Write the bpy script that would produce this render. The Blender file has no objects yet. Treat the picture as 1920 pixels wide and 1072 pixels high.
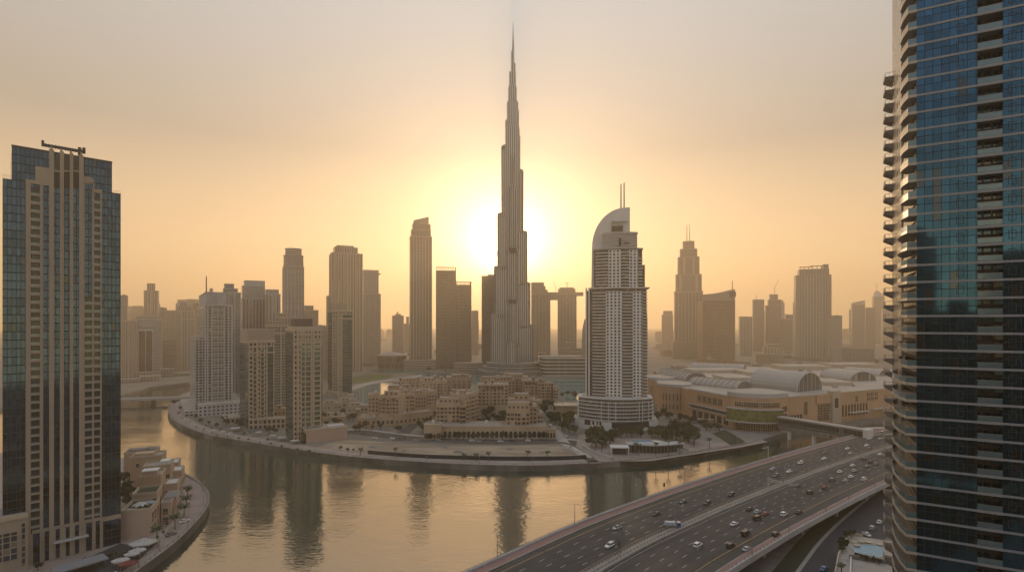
import bpy, bmesh, math, random
from mathutils import Vector, Matrix
R = math.radians
rnd = random.Random(7)
sc = bpy.context.scene
COL = sc.collection
# ------------------------------------------------------------------ camera, sky, sun, exposure
HZ, F, H = 605.0, 1000.0, 110.0          # horizon row, focal length in photo pixels, eye height above the canal
cam = bpy.data.cameras.new('camera'); co = bpy.data.objects.new('camera', cam); COL.objects.link(co)
co.location = (0, 0, H); co.rotation_euler = (R(90), 0, 0)
cam.lens = F / 1920 * 36; cam.sensor_width = 36; cam.shift_y = (HZ - 536) / 1920
cam.clip_start = 0.5; cam.clip_end = 60000; sc.camera = co
SUN_EL, SUN_AZ = 7.8, -0.6
VEIL = [(0,(1.48,1.0,.44)),(.10,(1.20,.85,.46)),(.30,(.44,.42,.37)),(.55,(.58,.64,.70)),(1,(.74,.84,.94))]
SIDE = [(0,(.78,.90,1.12)),(.36,(.78,.87,1.03)),(.60,(.95,.90,.85)),(1,(1,1,1))]
SKYK, VEILK = 0.08, 9.0
AUREOLE = [(120.0, 2.3, (1.0,.84,.56)), (16.0, 7.5, (1.0,.66,.36))]
w = bpy.data.worlds.new('World'); sc.world = w; w.use_nodes = True
nt = w.node_tree; bg = nt.nodes['Background']
sk = nt.nodes.new('ShaderNodeTexSky'); sk.sky_type = 'NISHITA'; sk.sun_disc = False
sk.sun_elevation = R(SUN_EL); sk.sun_rotation = R(SUN_AZ); sk.air_density = 1.0; sk.dust_density = 4.0; sk.ozone_density = 1.0
# dusty dusk air: the clear Nishita sky plus a warm veil that thins upward and away from the sun
def wn_(op, a, b=None, c=None):
    x = nt.nodes.new('ShaderNodeMath'); x.operation = op
    for i, q in enumerate((a, b, c)):
        if q is None: continue
        if isinstance(q, (int, float)): x.inputs[i].default_value = q
        else: nt.links.new(q, x.inputs[i])
    return x.outputs[0]
def wramp(f, stops):
    r = nt.nodes.new('ShaderNodeValToRGB'); nt.links.new(f, r.inputs[0]); e = r.color_ramp.elements
    while len(e) < len(stops): e.new(.5)
    for k, (p, c) in enumerate(stops): e[k].position = p; e[k].color = (*c, 1)
    return r.outputs[0]
wtc = nt.nodes.new('ShaderNodeTexCoord'); wsx = nt.nodes.new('ShaderNodeSeparateXYZ'); nt.links.new(wtc.outputs['Generated'], wsx.inputs[0])
veil = wramp(wn_('MAXIMUM', wsx.outputs[2], 0.0), VEIL)
side = wramp(wn_('MULTIPLY_ADD', wsx.outputs[1], .5, .5), SIDE)
vm = nt.nodes.new('ShaderNodeVectorMath'); vm.operation = 'MULTIPLY'; nt.links.new(veil, vm.inputs[0]); nt.links.new(side, vm.inputs[1])
vs = nt.nodes.new('ShaderNodeVectorMath'); vs.operation = 'SCALE'; nt.links.new(sk.outputs[0], vs.inputs[0]); vs.inputs['Scale'].default_value = SKYK
vg_ = nt.nodes.new('ShaderNodeVectorMath'); vg_.operation = 'SCALE'; nt.links.new(vm.outputs[0], vg_.inputs[0]); vg_.inputs['Scale'].default_value = VEILK
va = nt.nodes.new('ShaderNodeVectorMath'); va.operation = 'ADD'; nt.links.new(vs.outputs[0], va.inputs[0]); nt.links.new(vg_.outputs[0], va.inputs[1])
sdir = (math.sin(R(SUN_AZ))*math.cos(R(SUN_EL)), math.cos(R(SUN_AZ))*math.cos(R(SUN_EL)), math.sin(R(SUN_EL)))
vd = nt.nodes.new('ShaderNodeVectorMath'); vd.operation = 'DOT_PRODUCT'; nt.links.new(wtc.outputs['Generated'], vd.inputs[0]); vd.inputs[1].default_value = sdir
ang = wn_('MULTIPLY', wn_('ARCCOSINE', wn_('MINIMUM', vd.outputs['Value'], 1.0)), 57.29578)        # degrees from the sun
for amp, wid, colr in AUREOLE:
    g_ = wn_('MULTIPLY', wn_('EXPONENT', wn_('DIVIDE', wn_('MULTIPLY', ang, -1.0), wid)), amp)
    vq = nt.nodes.new('ShaderNodeVectorMath'); vq.operation = 'SCALE'; vq.inputs[0].default_value = colr; nt.links.new(g_, vq.inputs['Scale'])
    v2 = nt.nodes.new('ShaderNodeVectorMath'); v2.operation = 'ADD'; nt.links.new(va.outputs[0], v2.inputs[0]); nt.links.new(vq.outputs[0], v2.inputs[1]); va = v2
nt.links.new(va.outputs[0], bg.inputs[0]); bg.inputs[1].default_value = 0.1
sl = bpy.data.lights.new('sun', 'SUN'); sl.energy = 2.2; sl.angle = R(0.5); sl.color = (1, .70, .42)
so = bpy.data.objects.new('sun', sl); COL.objects.link(so); so.rotation_euler = (R(90 - SUN_EL), 0, R(180 - SUN_AZ))
sc.view_settings.view_transform = 'Standard'; sc.view_settings.look = 'None'
sc.view_settings.exposure = 0.0; sc.view_settings.gamma = 1.0
sc.cycles.volume_bounces = 4
HAZE = (0.00024, (1.0, .82, .58), 0.6)
# ------------------------------------------------------------------ helpers
def X(px, d): return (px - 960) / F * d
def Z(py, d): return H + (HZ - py) / F * d
def gp(px, py, z=4.0):
    d = (H - z) * F / (py - HZ); return (X(px, d), d)
def sub(a, b): return (a[0]-b[0], a[1]-b[1])
class MB:
    def __init__(s): s.v = []; s.f = []; s.uv = []; s.m = []
    def face(s, pts, uv=None, m=0):
        i = len(s.v); s.v += [tuple(p) for p in pts]; s.f.append(tuple(range(i, i+len(pts))))
        s.uv += list(uv) if uv else [(p[0], p[1]) for p in pts]; s.m.append(m)
    def prism(s, poly, z0, z1, m=0, mt=1, bot=False, top=True, u0=0.0, top_poly=None):
        n = len(poly); tp = top_poly or poly; u = u0
        for i in range(n):
            a, b = poly[i], poly[(i+1) % n]; c, d = tp[i], tp[(i+1) % n]; L = math.hypot(b[0]-a[0], b[1]-a[1])
            s.face([(a[0],a[1],z0),(b[0],b[1],z0),(d[0],d[1],z1),(c[0],c[1],z1)], [(u,z0),(u+L,z0),(u+L,z1),(u,z1)], m); u += L
        if top: s.face([(p[0],p[1],z1) for p in tp], None, mt)
        if bot: s.face([(p[0],p[1],z0) for p in reversed(poly)], None, mt)
        return s
    def box(s, x0, x1, y0, y1, z0, z1, m=0, mt=None, bot=True):
        return s.prism([(x0,y0),(x1,y0),(x1,y1),(x0,y1)], z0, z1, m, m if mt is None else mt, bot)
    def bar(s, p, q, r, n=6, m=0, r2=None):
        p, q = Vector(p), Vector(q); d = (q-p).normalized(); r2 = r if r2 is None else r2
        a = d.orthogonal().normalized(); b = d.cross(a)
        c0 = [p + (a*math.cos(6.2832*k/n) + b*math.sin(6.2832*k/n))*r for k in range(n)]
        c1 = [q + (a*math.cos(6.2832*k/n) + b*math.sin(6.2832*k/n))*r2 for k in range(n)]
        for k in range(n): s.face([c0[k], c0[(k+1)%n], c1[(k+1)%n], c1[k]], None, m)
        s.face(c1, None, m); s.face(c0[::-1], None, m); return s
    def cyl(s, cx, cy, r, z0, z1, n=32, m=0, mt=1, r2=None, bot=False):
        P = lambda q: [(cx+q*math.cos(6.28318*k/n), cy+q*math.sin(6.28318*k/n)) for k in range(n)]
        return s.prism(P(r), z0, z1, m, mt, bot, top_poly=P(r2 if r2 is not None else r))
    def strip(s, A, B, z, m=0):          # sheet between two polylines of equal length
        for i in range(len(A)-1):
            s.face([(*B[i],z),(*B[i+1],z),(*A[i+1],z),(*A[i],z)], None, m)
        return s
    def sheet(s, poly, z, m=0):
        ar = sum(poly[i][0]*poly[(i+1)%len(poly)][1]-poly[(i+1)%len(poly)][0]*poly[i][1] for i in range(len(poly)))
        s.face([(x,y,z) for x,y in (poly if ar > 0 else poly[::-1])], None, m); return s
    def wallstrip(s, A, th, z0, z1, m=0):  # vertical wall with thickness along a polyline
        B = offset(A, th)
        for i in range(len(A)-1):
            a,b,c,d = A[i],A[i+1],B[i+1],B[i]
            s.face([(*a,z1),(*b,z1),(*c,z1),(*d,z1)][::(1 if th<0 else -1)], None, m)
            s.face([(*a,z0),(*b,z0),(*b,z1),(*a,z1)], None, m); s.face([(*c,z0),(*d,z0),(*d,z1),(*c,z1)], None, m)
        return s
    def mesh(s, name, mats):
        me = bpy.data.meshes.new(name); me.from_pydata(s.v, [], s.f)
        l = me.uv_layers.new(name='UVMap'); fl = [c for p in s.uv for c in p]; l.data.foreach_set('uv', fl)
        for m in mats: me.materials.append(m)
        me.polygons.foreach_set('material_index', [min(k, len(mats)-1) for k in s.m]); me.update(); return me
    def build(s, name, mats, parent=None, **k):
        return link(name, s.mesh(name, mats if isinstance(mats, (list, tuple)) else [mats]), parent, **k)
def link(name, me, parent=None, loc=(0,0,0), rz=0, scale=None):
    o = bpy.data.objects.new(name, me); COL.objects.link(o); o.location = loc; o.rotation_euler = (0,0,rz)
    if scale: o.scale = scale
    if parent: o.parent = parent
    return o
def offset(A, off):                       # + = to the right of travel
    out = []
    for i in range(len(A)):
        a = A[max(0,i-1)]; b = A[min(len(A)-1,i+1)]; L = math.hypot(b[0]-a[0], b[1]-a[1]); t = ((b[0]-a[0])/L, (b[1]-a[1])/L)
        out.append((A[i][0]+t[1]*off, A[i][1]-t[0]*off))
    return out
def smooth(P, k=4):                       # Catmull-Rom
    out = []
    for i in range(len(P)-1):
        p0,p1,p2,p3 = P[max(0,i-1)],P[i],P[i+1],P[min(len(P)-1,i+2)]
        for j in range(k):
            t = j/k
            out.append(tuple(.5*(2*p1[c]+(p2[c]-p0[c])*t+(2*p0[c]-5*p1[c]+4*p2[c]-p3[c])*t*t+(3*p1[c]-p0[c]-3*p2[c]+p3[c])*t**3) for c in (0,1)))
    return out+[P[-1]]
def tag(o, label, cat, group=None, kind=None):
    o['label'] = label; o['category'] = cat
    if group: o['group'] = group
    if kind: o['kind'] = kind
    return o
def thing(name, label, cat, loc=(0,0,0), rz=0, group=None):
    o = bpy.data.objects.new(name, None); COL.objects.link(o); o.location = loc; o.rotation_euler = (0,0,rz); o.empty_display_size = 1
    return tag(o, label, cat, group)
def struct(o, kind='structure'): o['kind'] = kind; return o
ORD = 'first second third fourth fifth sixth seventh eighth ninth tenth eleventh twelfth thirteenth fourteenth fifteenth sixteenth seventeenth eighteenth nineteenth twentieth'.split()
# ------------------------------------------------------------------ materials
def newmat(name):
    m = bpy.data.materials.new(name); m.use_nodes = True; n = m.node_tree
    return m, n, n.nodes['Principled BSDF']
def mth(n, op, a, b=None, c=None):
    x = n.nodes.new('ShaderNodeMath'); x.operation = op
    for i, q in enumerate((a, b, c)):
        if q is None: continue
        if isinstance(q, (int, float)): x.inputs[i].default_value = q
        else: n.links.new(q, x.inputs[i])
    return x.outputs[0]
def mixc(n, f, a, b):
    x = n.nodes.new('ShaderNodeMix'); x.data_type = 'RGBA'
    for s_, q in ((x.inputs[0], f), (x.inputs[6], a), (x.inputs[7], b)):
        if isinstance(q, (int, float)): s_.default_value = q
        elif isinstance(q, tuple): s_.default_value = (*q, 1)
        else: n.links.new(q, s_)
    return x.outputs[2]
def noise(n, scale, detail=4, coord='Object', rough=.6, stretch=None):
    tc = n.nodes.new('ShaderNodeTexCoord'); t = n.nodes.new('ShaderNodeTexNoise'); t.inputs['Scale'].default_value = scale
    t.inputs['Detail'].default_value = detail; t.inputs['Roughness'].default_value = rough
    s_ = tc.outputs[coord]
    if stretch:
        mp = n.nodes.new('ShaderNodeMapping'); mp.inputs['Scale'].default_value = stretch; n.links.new(s_, mp.inputs[0]); s_ = mp.outputs[0]
    n.links.new(s_, t.inputs['Vector']); return t.outputs[0]
def ramp01(n, f, a, b):
    x = n.nodes.new('ShaderNodeMapRange'); x.inputs[1].default_value = a; x.inputs[2].default_value = b; n.links.new(f, x.inputs[0]); return x.outputs[0]
def plain(name, c, rough=.7, metal=0., var=.25, scale=.25, c2=None, bump=0, spec=.5, stretch=(1,1,.35)):
    m, n, b = newmat(name); c2 = c2 or tuple(q*(1-var*1.6) for q in c)
    f = ramp01(n, noise(n, scale, 5, stretch=stretch), .3, .75)
    n.links.new(mixc(n, f, c, c2), b.inputs['Base Color'])
    b.inputs['Roughness'].default_value = rough; b.inputs['Metallic'].default_value = metal; b.inputs['Specular IOR Level'].default_value = spec
    if bump:
        bp = n.nodes.new('ShaderNodeBump'); bp.inputs['Strength'].default_value = .6; bp.inputs['Distance'].default_value = bump
        n.links.new(noise(n, scale*6, 4), bp.inputs['Height']); n.links.new(bp.outputs[0], b.inputs['Normal'])
    return m
def facade(name, wall, glass, cw=3.0, fh=3.6, wx=.6, wy=.6, gm=.5, gr=.12, var=.6, wr=.75, blind=(.3,.27,.22), wave=0., mull=0, wallvar=.25, blindp=.15, bump=.25, wm=0.):
    """wall with a grid of windows: u runs along the wall, v is the height, both in metres; every pane has its own tint"""
    m, n, b = newmat(name)
    uv = n.nodes.new('ShaderNodeUVMap'); sp = n.nodes.new('ShaderNodeSeparateXYZ'); n.links.new(uv.outputs[0], sp.inputs[0])
    u = mth(n, 'DIVIDE', sp.outputs[0], cw); v = mth(n, 'DIVIDE', sp.outputs[1], fh)
    def inside(q, wd): return mth(n, 'LESS_THAN', mth(n, 'ABSOLUTE', mth(n, 'SUBTRACT', mth(n, 'FRACT', q), .5)), wd/2)
    mask = mth(n, 'MULTIPLY', inside(u, wx), inside(v, wy))
    if mull:
        mask = mth(n, 'MULTIPLY', mask, inside(mth(n, 'MULTIPLY', u, mull), .86))
    cx = n.nodes.new('ShaderNodeCombineXYZ'); n.links.new(mth(n, 'FLOOR', u), cx.inputs[0]); n.links.new(mth(n, 'FLOOR', v), cx.inputs[1])
    wn = n.nodes.new('ShaderNodeTexWhiteNoise'); wn.noise_dimensions = '3D'; n.links.new(cx.outputs[0], wn.inputs[0]); r1 = wn.outputs[0]
    gc = mixc(n, mth(n, 'MULTIPLY', r1, var), glass, tuple(q*.35 for q in glass))
    gc = mixc(n, mth(n, 'MULTIPLY', mth(n, 'GREATER_THAN', r1, 1-blindp), .7), gc, blind)
    wc = mixc(n, ramp01(n, noise(n, .12, 5, stretch=(1,1,.25)), .3, .75), wall, tuple(q*(1-wallvar) for q in wall))
    n.links.new(mixc(n, mask, wc, gc), b.inputs['Base Color'])
    n.links.new(mth(n, 'MULTIPLY_ADD', mask, gr-wr, wr), b.inputs['Roughness'])
    n.links.new(mth(n, 'MULTIPLY_ADD', mask, gm-wm, wm), b.inputs['Metallic'])
    bp = n.nodes.new('ShaderNodeBump'); bp.inputs['Strength'].default_value = .5; bp.inputs['Distance'].default_value = bump
    h = mth(n, 'MULTIPLY', mask, -1.0)
    if wave:
        h = mth(n, 'ADD', h, mth(n, 'MULTIPLY', noise(n, .16, 3), wave)); h = mth(n, 'ADD', h, mth(n, 'MULTIPLY', r1, wave*.2))
    n.links.new(h, bp.inputs['Height']); n.links.new(bp.outputs[0], b.inputs['Normal'])
    return m
M = {}
M['sand'] = plain('bare_sand', (.42,.33,.235), .95, var=.3, scale=.05, c2=(.12,.09,.062), bump=.3, stretch=(.5,1.6,1))
M['ground'] = plain('city_ground', (.21,.185,.15), .95, scale=.02, c2=(.10,.095,.08), stretch=(1,1,1))
M['pave'] = plain('paving', (.34,.27,.23), .85, scale=.15, c2=(.24,.19,.165), stretch=(1,1,1))
M['pavelight'] = plain('pale_paving', (.40,.36,.31), .85, scale=.12, c2=(.28,.25,.21), stretch=(1,1,1))
M['pink'] = plain('pink_paving', (.30,.17,.145), .85, scale=.4, c2=(.24,.14,.12), stretch=(1,1,1))
def worn_asphalt():
    m, n, b = newmat('asphalt'); b.inputs['Roughness'].default_value = .85
    tc = n.nodes.new('ShaderNodeTexCoord'); f = []
    for sx, sy, dt in ((45, 1.3, 2), (9, 9, 4), (140, 4.2, 1)):
        mp = n.nodes.new('ShaderNodeMapping'); mp.vector_type = 'TEXTURE'; mp.inputs['Rotation'].default_value = (0,0,R(39)); mp.inputs['Scale'].default_value = (sx,sy,1); n.links.new(tc.outputs['Object'], mp.inputs[0])
        t = n.nodes.new('ShaderNodeTexNoise'); t.inputs['Scale'].default_value = 1; t.inputs['Detail'].default_value = dt; n.links.new(mp.outputs[0], t.inputs['Vector']); f.append(ramp01(n, t.outputs[0], .35, .68))
    c = mixc(n, f[0], (.086,.074,.064), (.040,.035,.032)); c = mixc(n, mth(n,'MULTIPLY',f[1],.55), c, (.036,.033,.031)); c = mixc(n, mth(n,'MULTIPLY',f[2],.35), c, (.095,.085,.075))
    n.links.new(c, b.inputs['Base Color']); return m
M['asphalt'] = worn_asphalt()
M['asphalt2'] = plain('dark_asphalt', (.05,.05,.055), .85, scale=.08, c2=(.03,.03,.034), stretch=(1,1,1))
M['paint'] = plain('road_paint', (.46,.44,.40), .7, scale=.8)
M['yellow'] = plain('yellow_paint', (.55,.36,.12), .7, scale=.8)
M['conc'] = plain('concrete', (.36,.33,.29), .85, scale=.15)
M['concd'] = plain('weathered_concrete', (.24,.215,.19), .9, scale=.15)
M['seawall'] = plain('sea_wall', (.26,.24,.21), .9, scale=.12, c2=(.12,.115,.10))
M['white'] = plain('white_render', (.62,.60,.57), .7, scale=.1, var=.12)
M['wgrey'] = plain('pale_grey_render', (.44,.43,.42), .7, scale=.1, var=.15)
M['stone'] = plain('beige_stone', (.34,.28,.215), .75, scale=.12, var=.14)
M['stonel'] = plain('light_beige_stone', (.47,.385,.285), .75, scale=.12, var=.14)
M['town'] = plain('old_town_render', (.52,.385,.26), .85, scale=.09, var=.18)
M['town2'] = plain('old_town_ochre', (.46,.33,.215), .85, scale=.09, var=.18)
M['mall'] = plain('sandstone_wall', (.50,.315,.185), .8, scale=.07, var=.15)
M['pinkwall'] = plain('pinkish_wall', (.46,.335,.26), .85, scale=.06, var=.1)
M['roofm'] = plain('flat_roof', (.36,.31,.26), .9, scale=.1, c2=(.22,.19,.16), stretch=(1,1,1))
M['roofw'] = plain('white_roof', (.42,.375,.32), .6, scale=.05, c2=(.27,.24,.205), stretch=(1,1,1))
M['metalroof'] = plain('metal_roof', (.33,.31,.285), .45, .3, scale=.04, var=.1)
M['dark'] = plain('dark_metal', (.045,.042,.04), .5, .3)
M['steel'] = plain('grey_steel', (.30,.29,.28), .45, .6)
M['bandgrey'] = plain('grey_cladding', (.25,.25,.26), .6, .15, scale=.5, var=.08)
M['goldpanel'] = plain('beige_panel', (.42,.36,.29), .35, .1, scale=.3, var=.12)
M['navy'] = plain('navy_hoarding', (.018,.024,.038), .6)
M['grass'] = plain('shade_darkened_grass', (.034,.042,.018), .95, scale=.2, c2=(.02,.026,.011), bump=.1, stretch=(1,1,1))  # green darkened to paint in the highway's shadow on the verge
M['lawn'] = plain('lawn_green', (.085,.115,.035), .95, scale=.05, c2=(.06,.085,.026), stretch=(1,1,1))
M['leaf'] = plain('leaf_green', (.052,.068,.024), .7, scale=.9, c2=(.024,.036,.013), stretch=(1,1,1))
M['leaf2'] = plain('leaf_olive', (.075,.078,.034), .7, scale=.9, c2=(.036,.042,.018), stretch=(1,1,1))
M['palm'] = plain('palm_frond', (.075,.085,.035), .6, scale=1.5, c2=(.04,.05,.02), stretch=(1,1,1))
M['bark'] = plain('bark', (.13,.10,.075), .9, scale=2)
M['canvas'] = plain('white_canvas', (.45,.43,.40), .8, scale=.3, var=.1)
M['redcanvas'] = plain('dark_red_canvas', (.20,.05,.035), .8)
M['bluecanvas'] = plain('blue_canvas', (.02,.05,.20), .7)
M['glassd'] = plain('dark_window_glass', (.03,.036,.04), .12, .3, scale=.6, c2=(.075,.07,.06))
M['glassrail'] = plain('balcony_glass', (.17,.24,.26), .1, .5, scale=.5, var=.1)
M['tyre'] = plain('tyre_rubber', (.02,.02,.02), .9)
M['lamp_lens'] = plain('lamp_lens', (.8,.8,.75), .2)
M['poolwater'] = plain('pool_water', (.12,.30,.42), .06, scale=.3, c2=(.10,.26,.38), stretch=(1,1,1))
M['greenglass'] = facade('yellow_green_glass', (.17,.16,.07), (.23,.23,.08), 3.2, 4.5, .86, .84, gm=.35, gr=.15, blind=(.32,.32,.10), blindp=.3)
def water_mat(name, c, rough, sx, sy, amp, big, mirror=.36):
    m, n, b = newmat(name); b.inputs['Base Color'].default_value = (*c, 1); b.inputs['Roughness'].default_value = rough
    b.inputs['IOR'].default_value = 1.333; b.inputs['Specular IOR Level'].default_value = .5
    a = noise(n, 1.0, 3, 'Object', .55, (sx, sy, 1)); c2 = noise(n, 1.0, 2, 'Object', .5, (sx*.22, sy*.22, 1)); c3 = noise(n, 1.0, 2, 'Object', .5, (.012, .02, 1))
    h = mth(n, 'ADD', mth(n, 'MULTIPLY', a, amp), mth(n, 'MULTIPLY', c2, big))
    h = mth(n, 'MULTIPLY', h, mth(n, 'ADD', mth(n, 'MULTIPLY', ramp01(n, c3, .35, .65), .75), .4))
    bp = n.nodes.new('ShaderNodeBump'); bp.inputs['Strength'].default_value = 1; bp.inputs['Distance'].default_value = 1.0
    n.links.new(h, bp.inputs['Height']); n.links.new(bp.outputs[0], b.inputs['Normal'])
    gl = n.nodes.new('ShaderNodeBsdfGlossy'); gl.inputs['Color'].default_value = (1.0,.84,.63,1); gl.inputs['Roughness'].default_value = rough; n.links.new(bp.outputs[0], gl.inputs['Normal'])
    mx = n.nodes.new('ShaderNodeMixShader'); mx.inputs[0].default_value = mirror; n.links.new(b.outputs[0], mx.inputs[1]); n.links.new(gl.outputs[0], mx.inputs[2]); n.links.new(mx.outputs[0], n.nodes['Material Output'].inputs['Surface']); return m
M['canal'] = water_mat('canal_water', (.006,.036,.036), .03, .22, .46, .15, .14, .38)
M['lake'] = water_mat('lake_water', (.06,.19,.20), .05, .3, .4, .03, .05, .15)
M['pane'] = plain('teal_window_pane', (.035,.055,.065), .08, .45, scale=.7, c2=(.05,.06,.06), stretch=(1,1,1))
M['patch'] = plain('asphalt_patch', (.060,.053,.047), .9, scale=.4, c2=(.046,.041,.037), stretch=(1,1,1))
# ------------------------------------------------------------------ water, land, promenades
def land(name, poly, z0, z1, mats):
    ar = sum(poly[i][0]*poly[(i+1)%len(poly)][1]-poly[(i+1)%len(poly)][0]*poly[i][1] for i in range(len(poly)))
    return struct(MB().prism(poly if ar > 0 else poly[::-1], z0, z1, 1, 0).build(name, mats))
def P0(l): return [gp(x, y, 0) for x, y in l]
mb = MB(); mb.sheet([(-5900,-500),(5900,-500),(5900,1400),(-5900,1400)], 0); struct(mb.build('canal_water', M['canal']))
shoreL = P0([(100,770),(228,746),(280,730),(363,719),(420,713),(500,708)])
shoreM = smooth(P0([(500,722),(420,727),(363,736),(327,752),(316,765),(316,781),(324,792),(345,806),(384,821),(450,834),(525,847),(590,857),(660,866),(760,874),(860,880),(960,883),(1040,882),(1141,876),(1225,868),(1320,854),(1400,840),(1430,831),(1470,820),(1525,809),(1600,800)]), 4)
land('ground', [(-5900,600)]+shoreL+[(-395,1030),(-385,980)]+shoreM+[(450,605),(600,645),(2000,720),(5900,800),(5900,9200),(-5900,9200)], -1, 4, [M['ground'], M['seawall']])
shoreN = [(-128,60),(-140,130),(-158,190)] + smooth(P0([(285,1067),(328,1033),(361,1000),(384,972),(392,953),(391,937),(380,920),(361,907),(337,895),(317,887),(300,879),(240,868),(0,858)]), 4)
land('ground', [(-128,-400)]+shoreN+[(-5900,470),(-5900,-400)], -1, 4, [M['pave'], M['seawall']])
land('ground', [(40,-400),(40,120),(62,190),(100,262),(190,370),(300,455),(420,520),(600,600),(5900,660),(5900,-400)], -1, 4, [M['ground'], M['seawall']])
def promenade(S, wname, label, wid, railing=True):
    A = offset(S, -1.1); B = offset(S, -wid)
    struct(MB().strip(A, B, 4.05).build('promenade_paving', M['pave']))
    mid = offset(S, -wid*.62)
    struct(MB().strip(mid, offset(S, -wid*.72), 4.06).build('promenade_path', M['pavelight']))
    o = thing('sea_wall', label, 'sea wall', (*S[0], 0)); inv = lambda mb_: mb_
    mbw = MB().wallstrip([sub(p, S[0]) for p in S], -.9, -1, 4.5); mbw.build('wall_face', M['seawall'], o)
    MB().strip([sub(p, S[0]) for p in offset(S,.15)], [sub(p, S[0]) for p in offset(S,-1.05)], 4.56).build('coping', M['conc'], o)
    mr = MB(); rl = offset(S, -.6)
    for i in range(len(rl)-1):
        a, b = rl[i], rl[i+1]; L = math.hypot(b[0]-a[0], b[1]-a[1]); n = max(1, int(L/4))
        for k in range(n):
            x = a[0]+(b[0]-a[0])*k/n; y = a[1]+(b[1]-a[1])*k/n; mr.box(x-.12, x+.12, y-.12, y+.12, 4.5, 5.7)
        mr.bar((*a,5.6),(*b,5.6),.07,4); mr.bar((*a,5.1),(*b,5.1),.05,4)
    r_ = mr.build('railing', M['steel']); tag(r_, wname, 'railing')
promenade(shoreM[6:96], 'thin grey railing along the far curved promenade', 'long curved grey sea wall below the far promenade', 15)
promenade(shoreN[2:46], 'thin grey railing along the near left promenade', 'curved pale sea wall round the near palm promenade', 17)
# sand plot with dark hoarding, street beyond it
sandp = [gp(x, y) for x, y in [(592,838),(640,824),(700,827),(760,831),(830,834),(940,835),(1045,834),(1070,843),(1098,858),(1060,861),(960,862),(860,860),(780,857),(700,851),(655,846)]]
struct(MB().sheet(sandp, 4.06).build('bare_ground', M['sand']))
hd = smooth([gp(x, y) for x, y in [(690,850.5),(780,857.5),(860,860.5),(960,862.5),(1060,861.5),(1099,859)]], 3)
o = MB().wallstrip(hd, .4, 4, 7.0).build('hoarding', M['navy']); tag(o, 'long dark blue hoarding along the water side of the sand plot', 'fence')
street = smooth([gp(x, y) for x, y in [(600,815),(660,812),(700,817),(760,824),(830,829),(940,831),(1045,830),(1075,836)]], 3)
struct(MB().strip(street, offset(street, -16), 4.045).build('street', M['asphalt']))
struct(MB().strip(offset(street, -15.6), offset(street, -21), 4.15).build('pavement', M['pavelight']))
o = MB().wallstrip(offset(street, .8), .3, 4, 5.6).build('fence', M['steel']); tag(o, 'low grey fence between the sand plot and the street', 'fence')
lane2 = smooth([gp(x, y) for x, y in [(1128,868),(1100,850),(1075,836),(1062,822),(1050,805)]], 3)
struct(MB().strip(lane2, offset(lane2, -9), 4.05).build('street', M['pavelight']))
# boulevard running inland between old town and podiums
bl = smooth([gp(x, y) for x, y in [(760,826),(775,806),(800,788),(830,772)]], 3)
struct(MB().strip(bl, offset(bl, -12), 4.05).build('street', M['asphalt']))
# turquoise lake, lawn and far shore paths
lk = [gp(x, y) for x, y in [(640,752),(662,735),(690,722),(740,713),(790,706),(760,698),(700,699),(690,693),(760,690),(830,699),(880,703),(940,706),(1000,711),(1060,710),(1110,708),(1120,745),(1060,752),(900,740),(780,748),(690,756)]]
struct(MB().sheet(lk, 4.05).build('lake_water', M['lake']))
struct(MB().sheet([gp(x,y) for x,y in [(652,720),(664,706),(700,701),(735,701),(738,706),(715,714),(680,718)]], 4.12).build('lawn', M['lawn']))
struct(MB().strip(smooth([gp(x,y) for x,y in [(650,735),(690,722),(740,713),(792,706)]],3), smooth([gp(x,y) for x,y in [(648,728),(688,717),(738,709),(790,702)]],3), 4.16).build('lakeside_path', M['pavelight']))
# road and verge below the highway on the right
rd = smooth([gp(x, y) for x, y in [(1440,1150),(1500,1072),(1545,1012),(1600,960),(1665,912),(1760,868)]], 4)
struct(MB().strip(rd, offset(rd, 21), 4.05).build('road', M['asphalt2']))
struct(MB().strip(offset(rd,-1.6), rd, 4.14).build('kerb', M['conc']))
struct(MB().strip(offset(rd,-9), offset(rd,-1.6), 4.10).build('road_verge', M['grass']))
struct(MB().strip(offset(rd,-40), offset(rd,-9), 4.06).build('pavement', M['concd']))
# ------------------------------------------------------------------ highway bridge
HW = 72.0; ZD = 14.0
Lp = [(-150,66),(-95,122),(-45,176)] + [gp(x,y,ZD) for x,y in [(933,1048),(1078,984),(1185,944),(1283,910),(1432,863),(1572,824),(1662,802)]] + [(450,556),(620,650),(900,780),(1400,960)]
LC = smooth(Lp, 5)
OC = {}
def S(f):
    k = round(f, 4)
    if k not in OC: OC[k] = offset(LC, f*HW)
    return OC[k]
hb = thing('highway_bridge', 'wide multi lane highway bridge with pink pavements crossing the canal', 'bridge', (0,0,0))
def ribbon(name, f0, f1, z, mat, z0=None, par=hb):
    mb = MB(); A, B = S(f0), S(f1); mb.strip(A, B, z) if False else None
    for i in range(len(A)-1):
        a,b,c,d = A[i],A[i+1],B[i+1],B[i]
        mb.face([(*d,z),(*c,z),(*b,z),(*a,z)])
        if z0 is not None:
            mb.face([(*b,z0),(*a,z0),(*a,z),(*b,z)]); mb.face([(*d,z0),(*c,z0),(*c,z),(*d,z)])
    return mb.build(name, mat, par)
mb = MB(); A, B = S(0), S(1)
A2, B2 = S(.06), S(.94)
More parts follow.
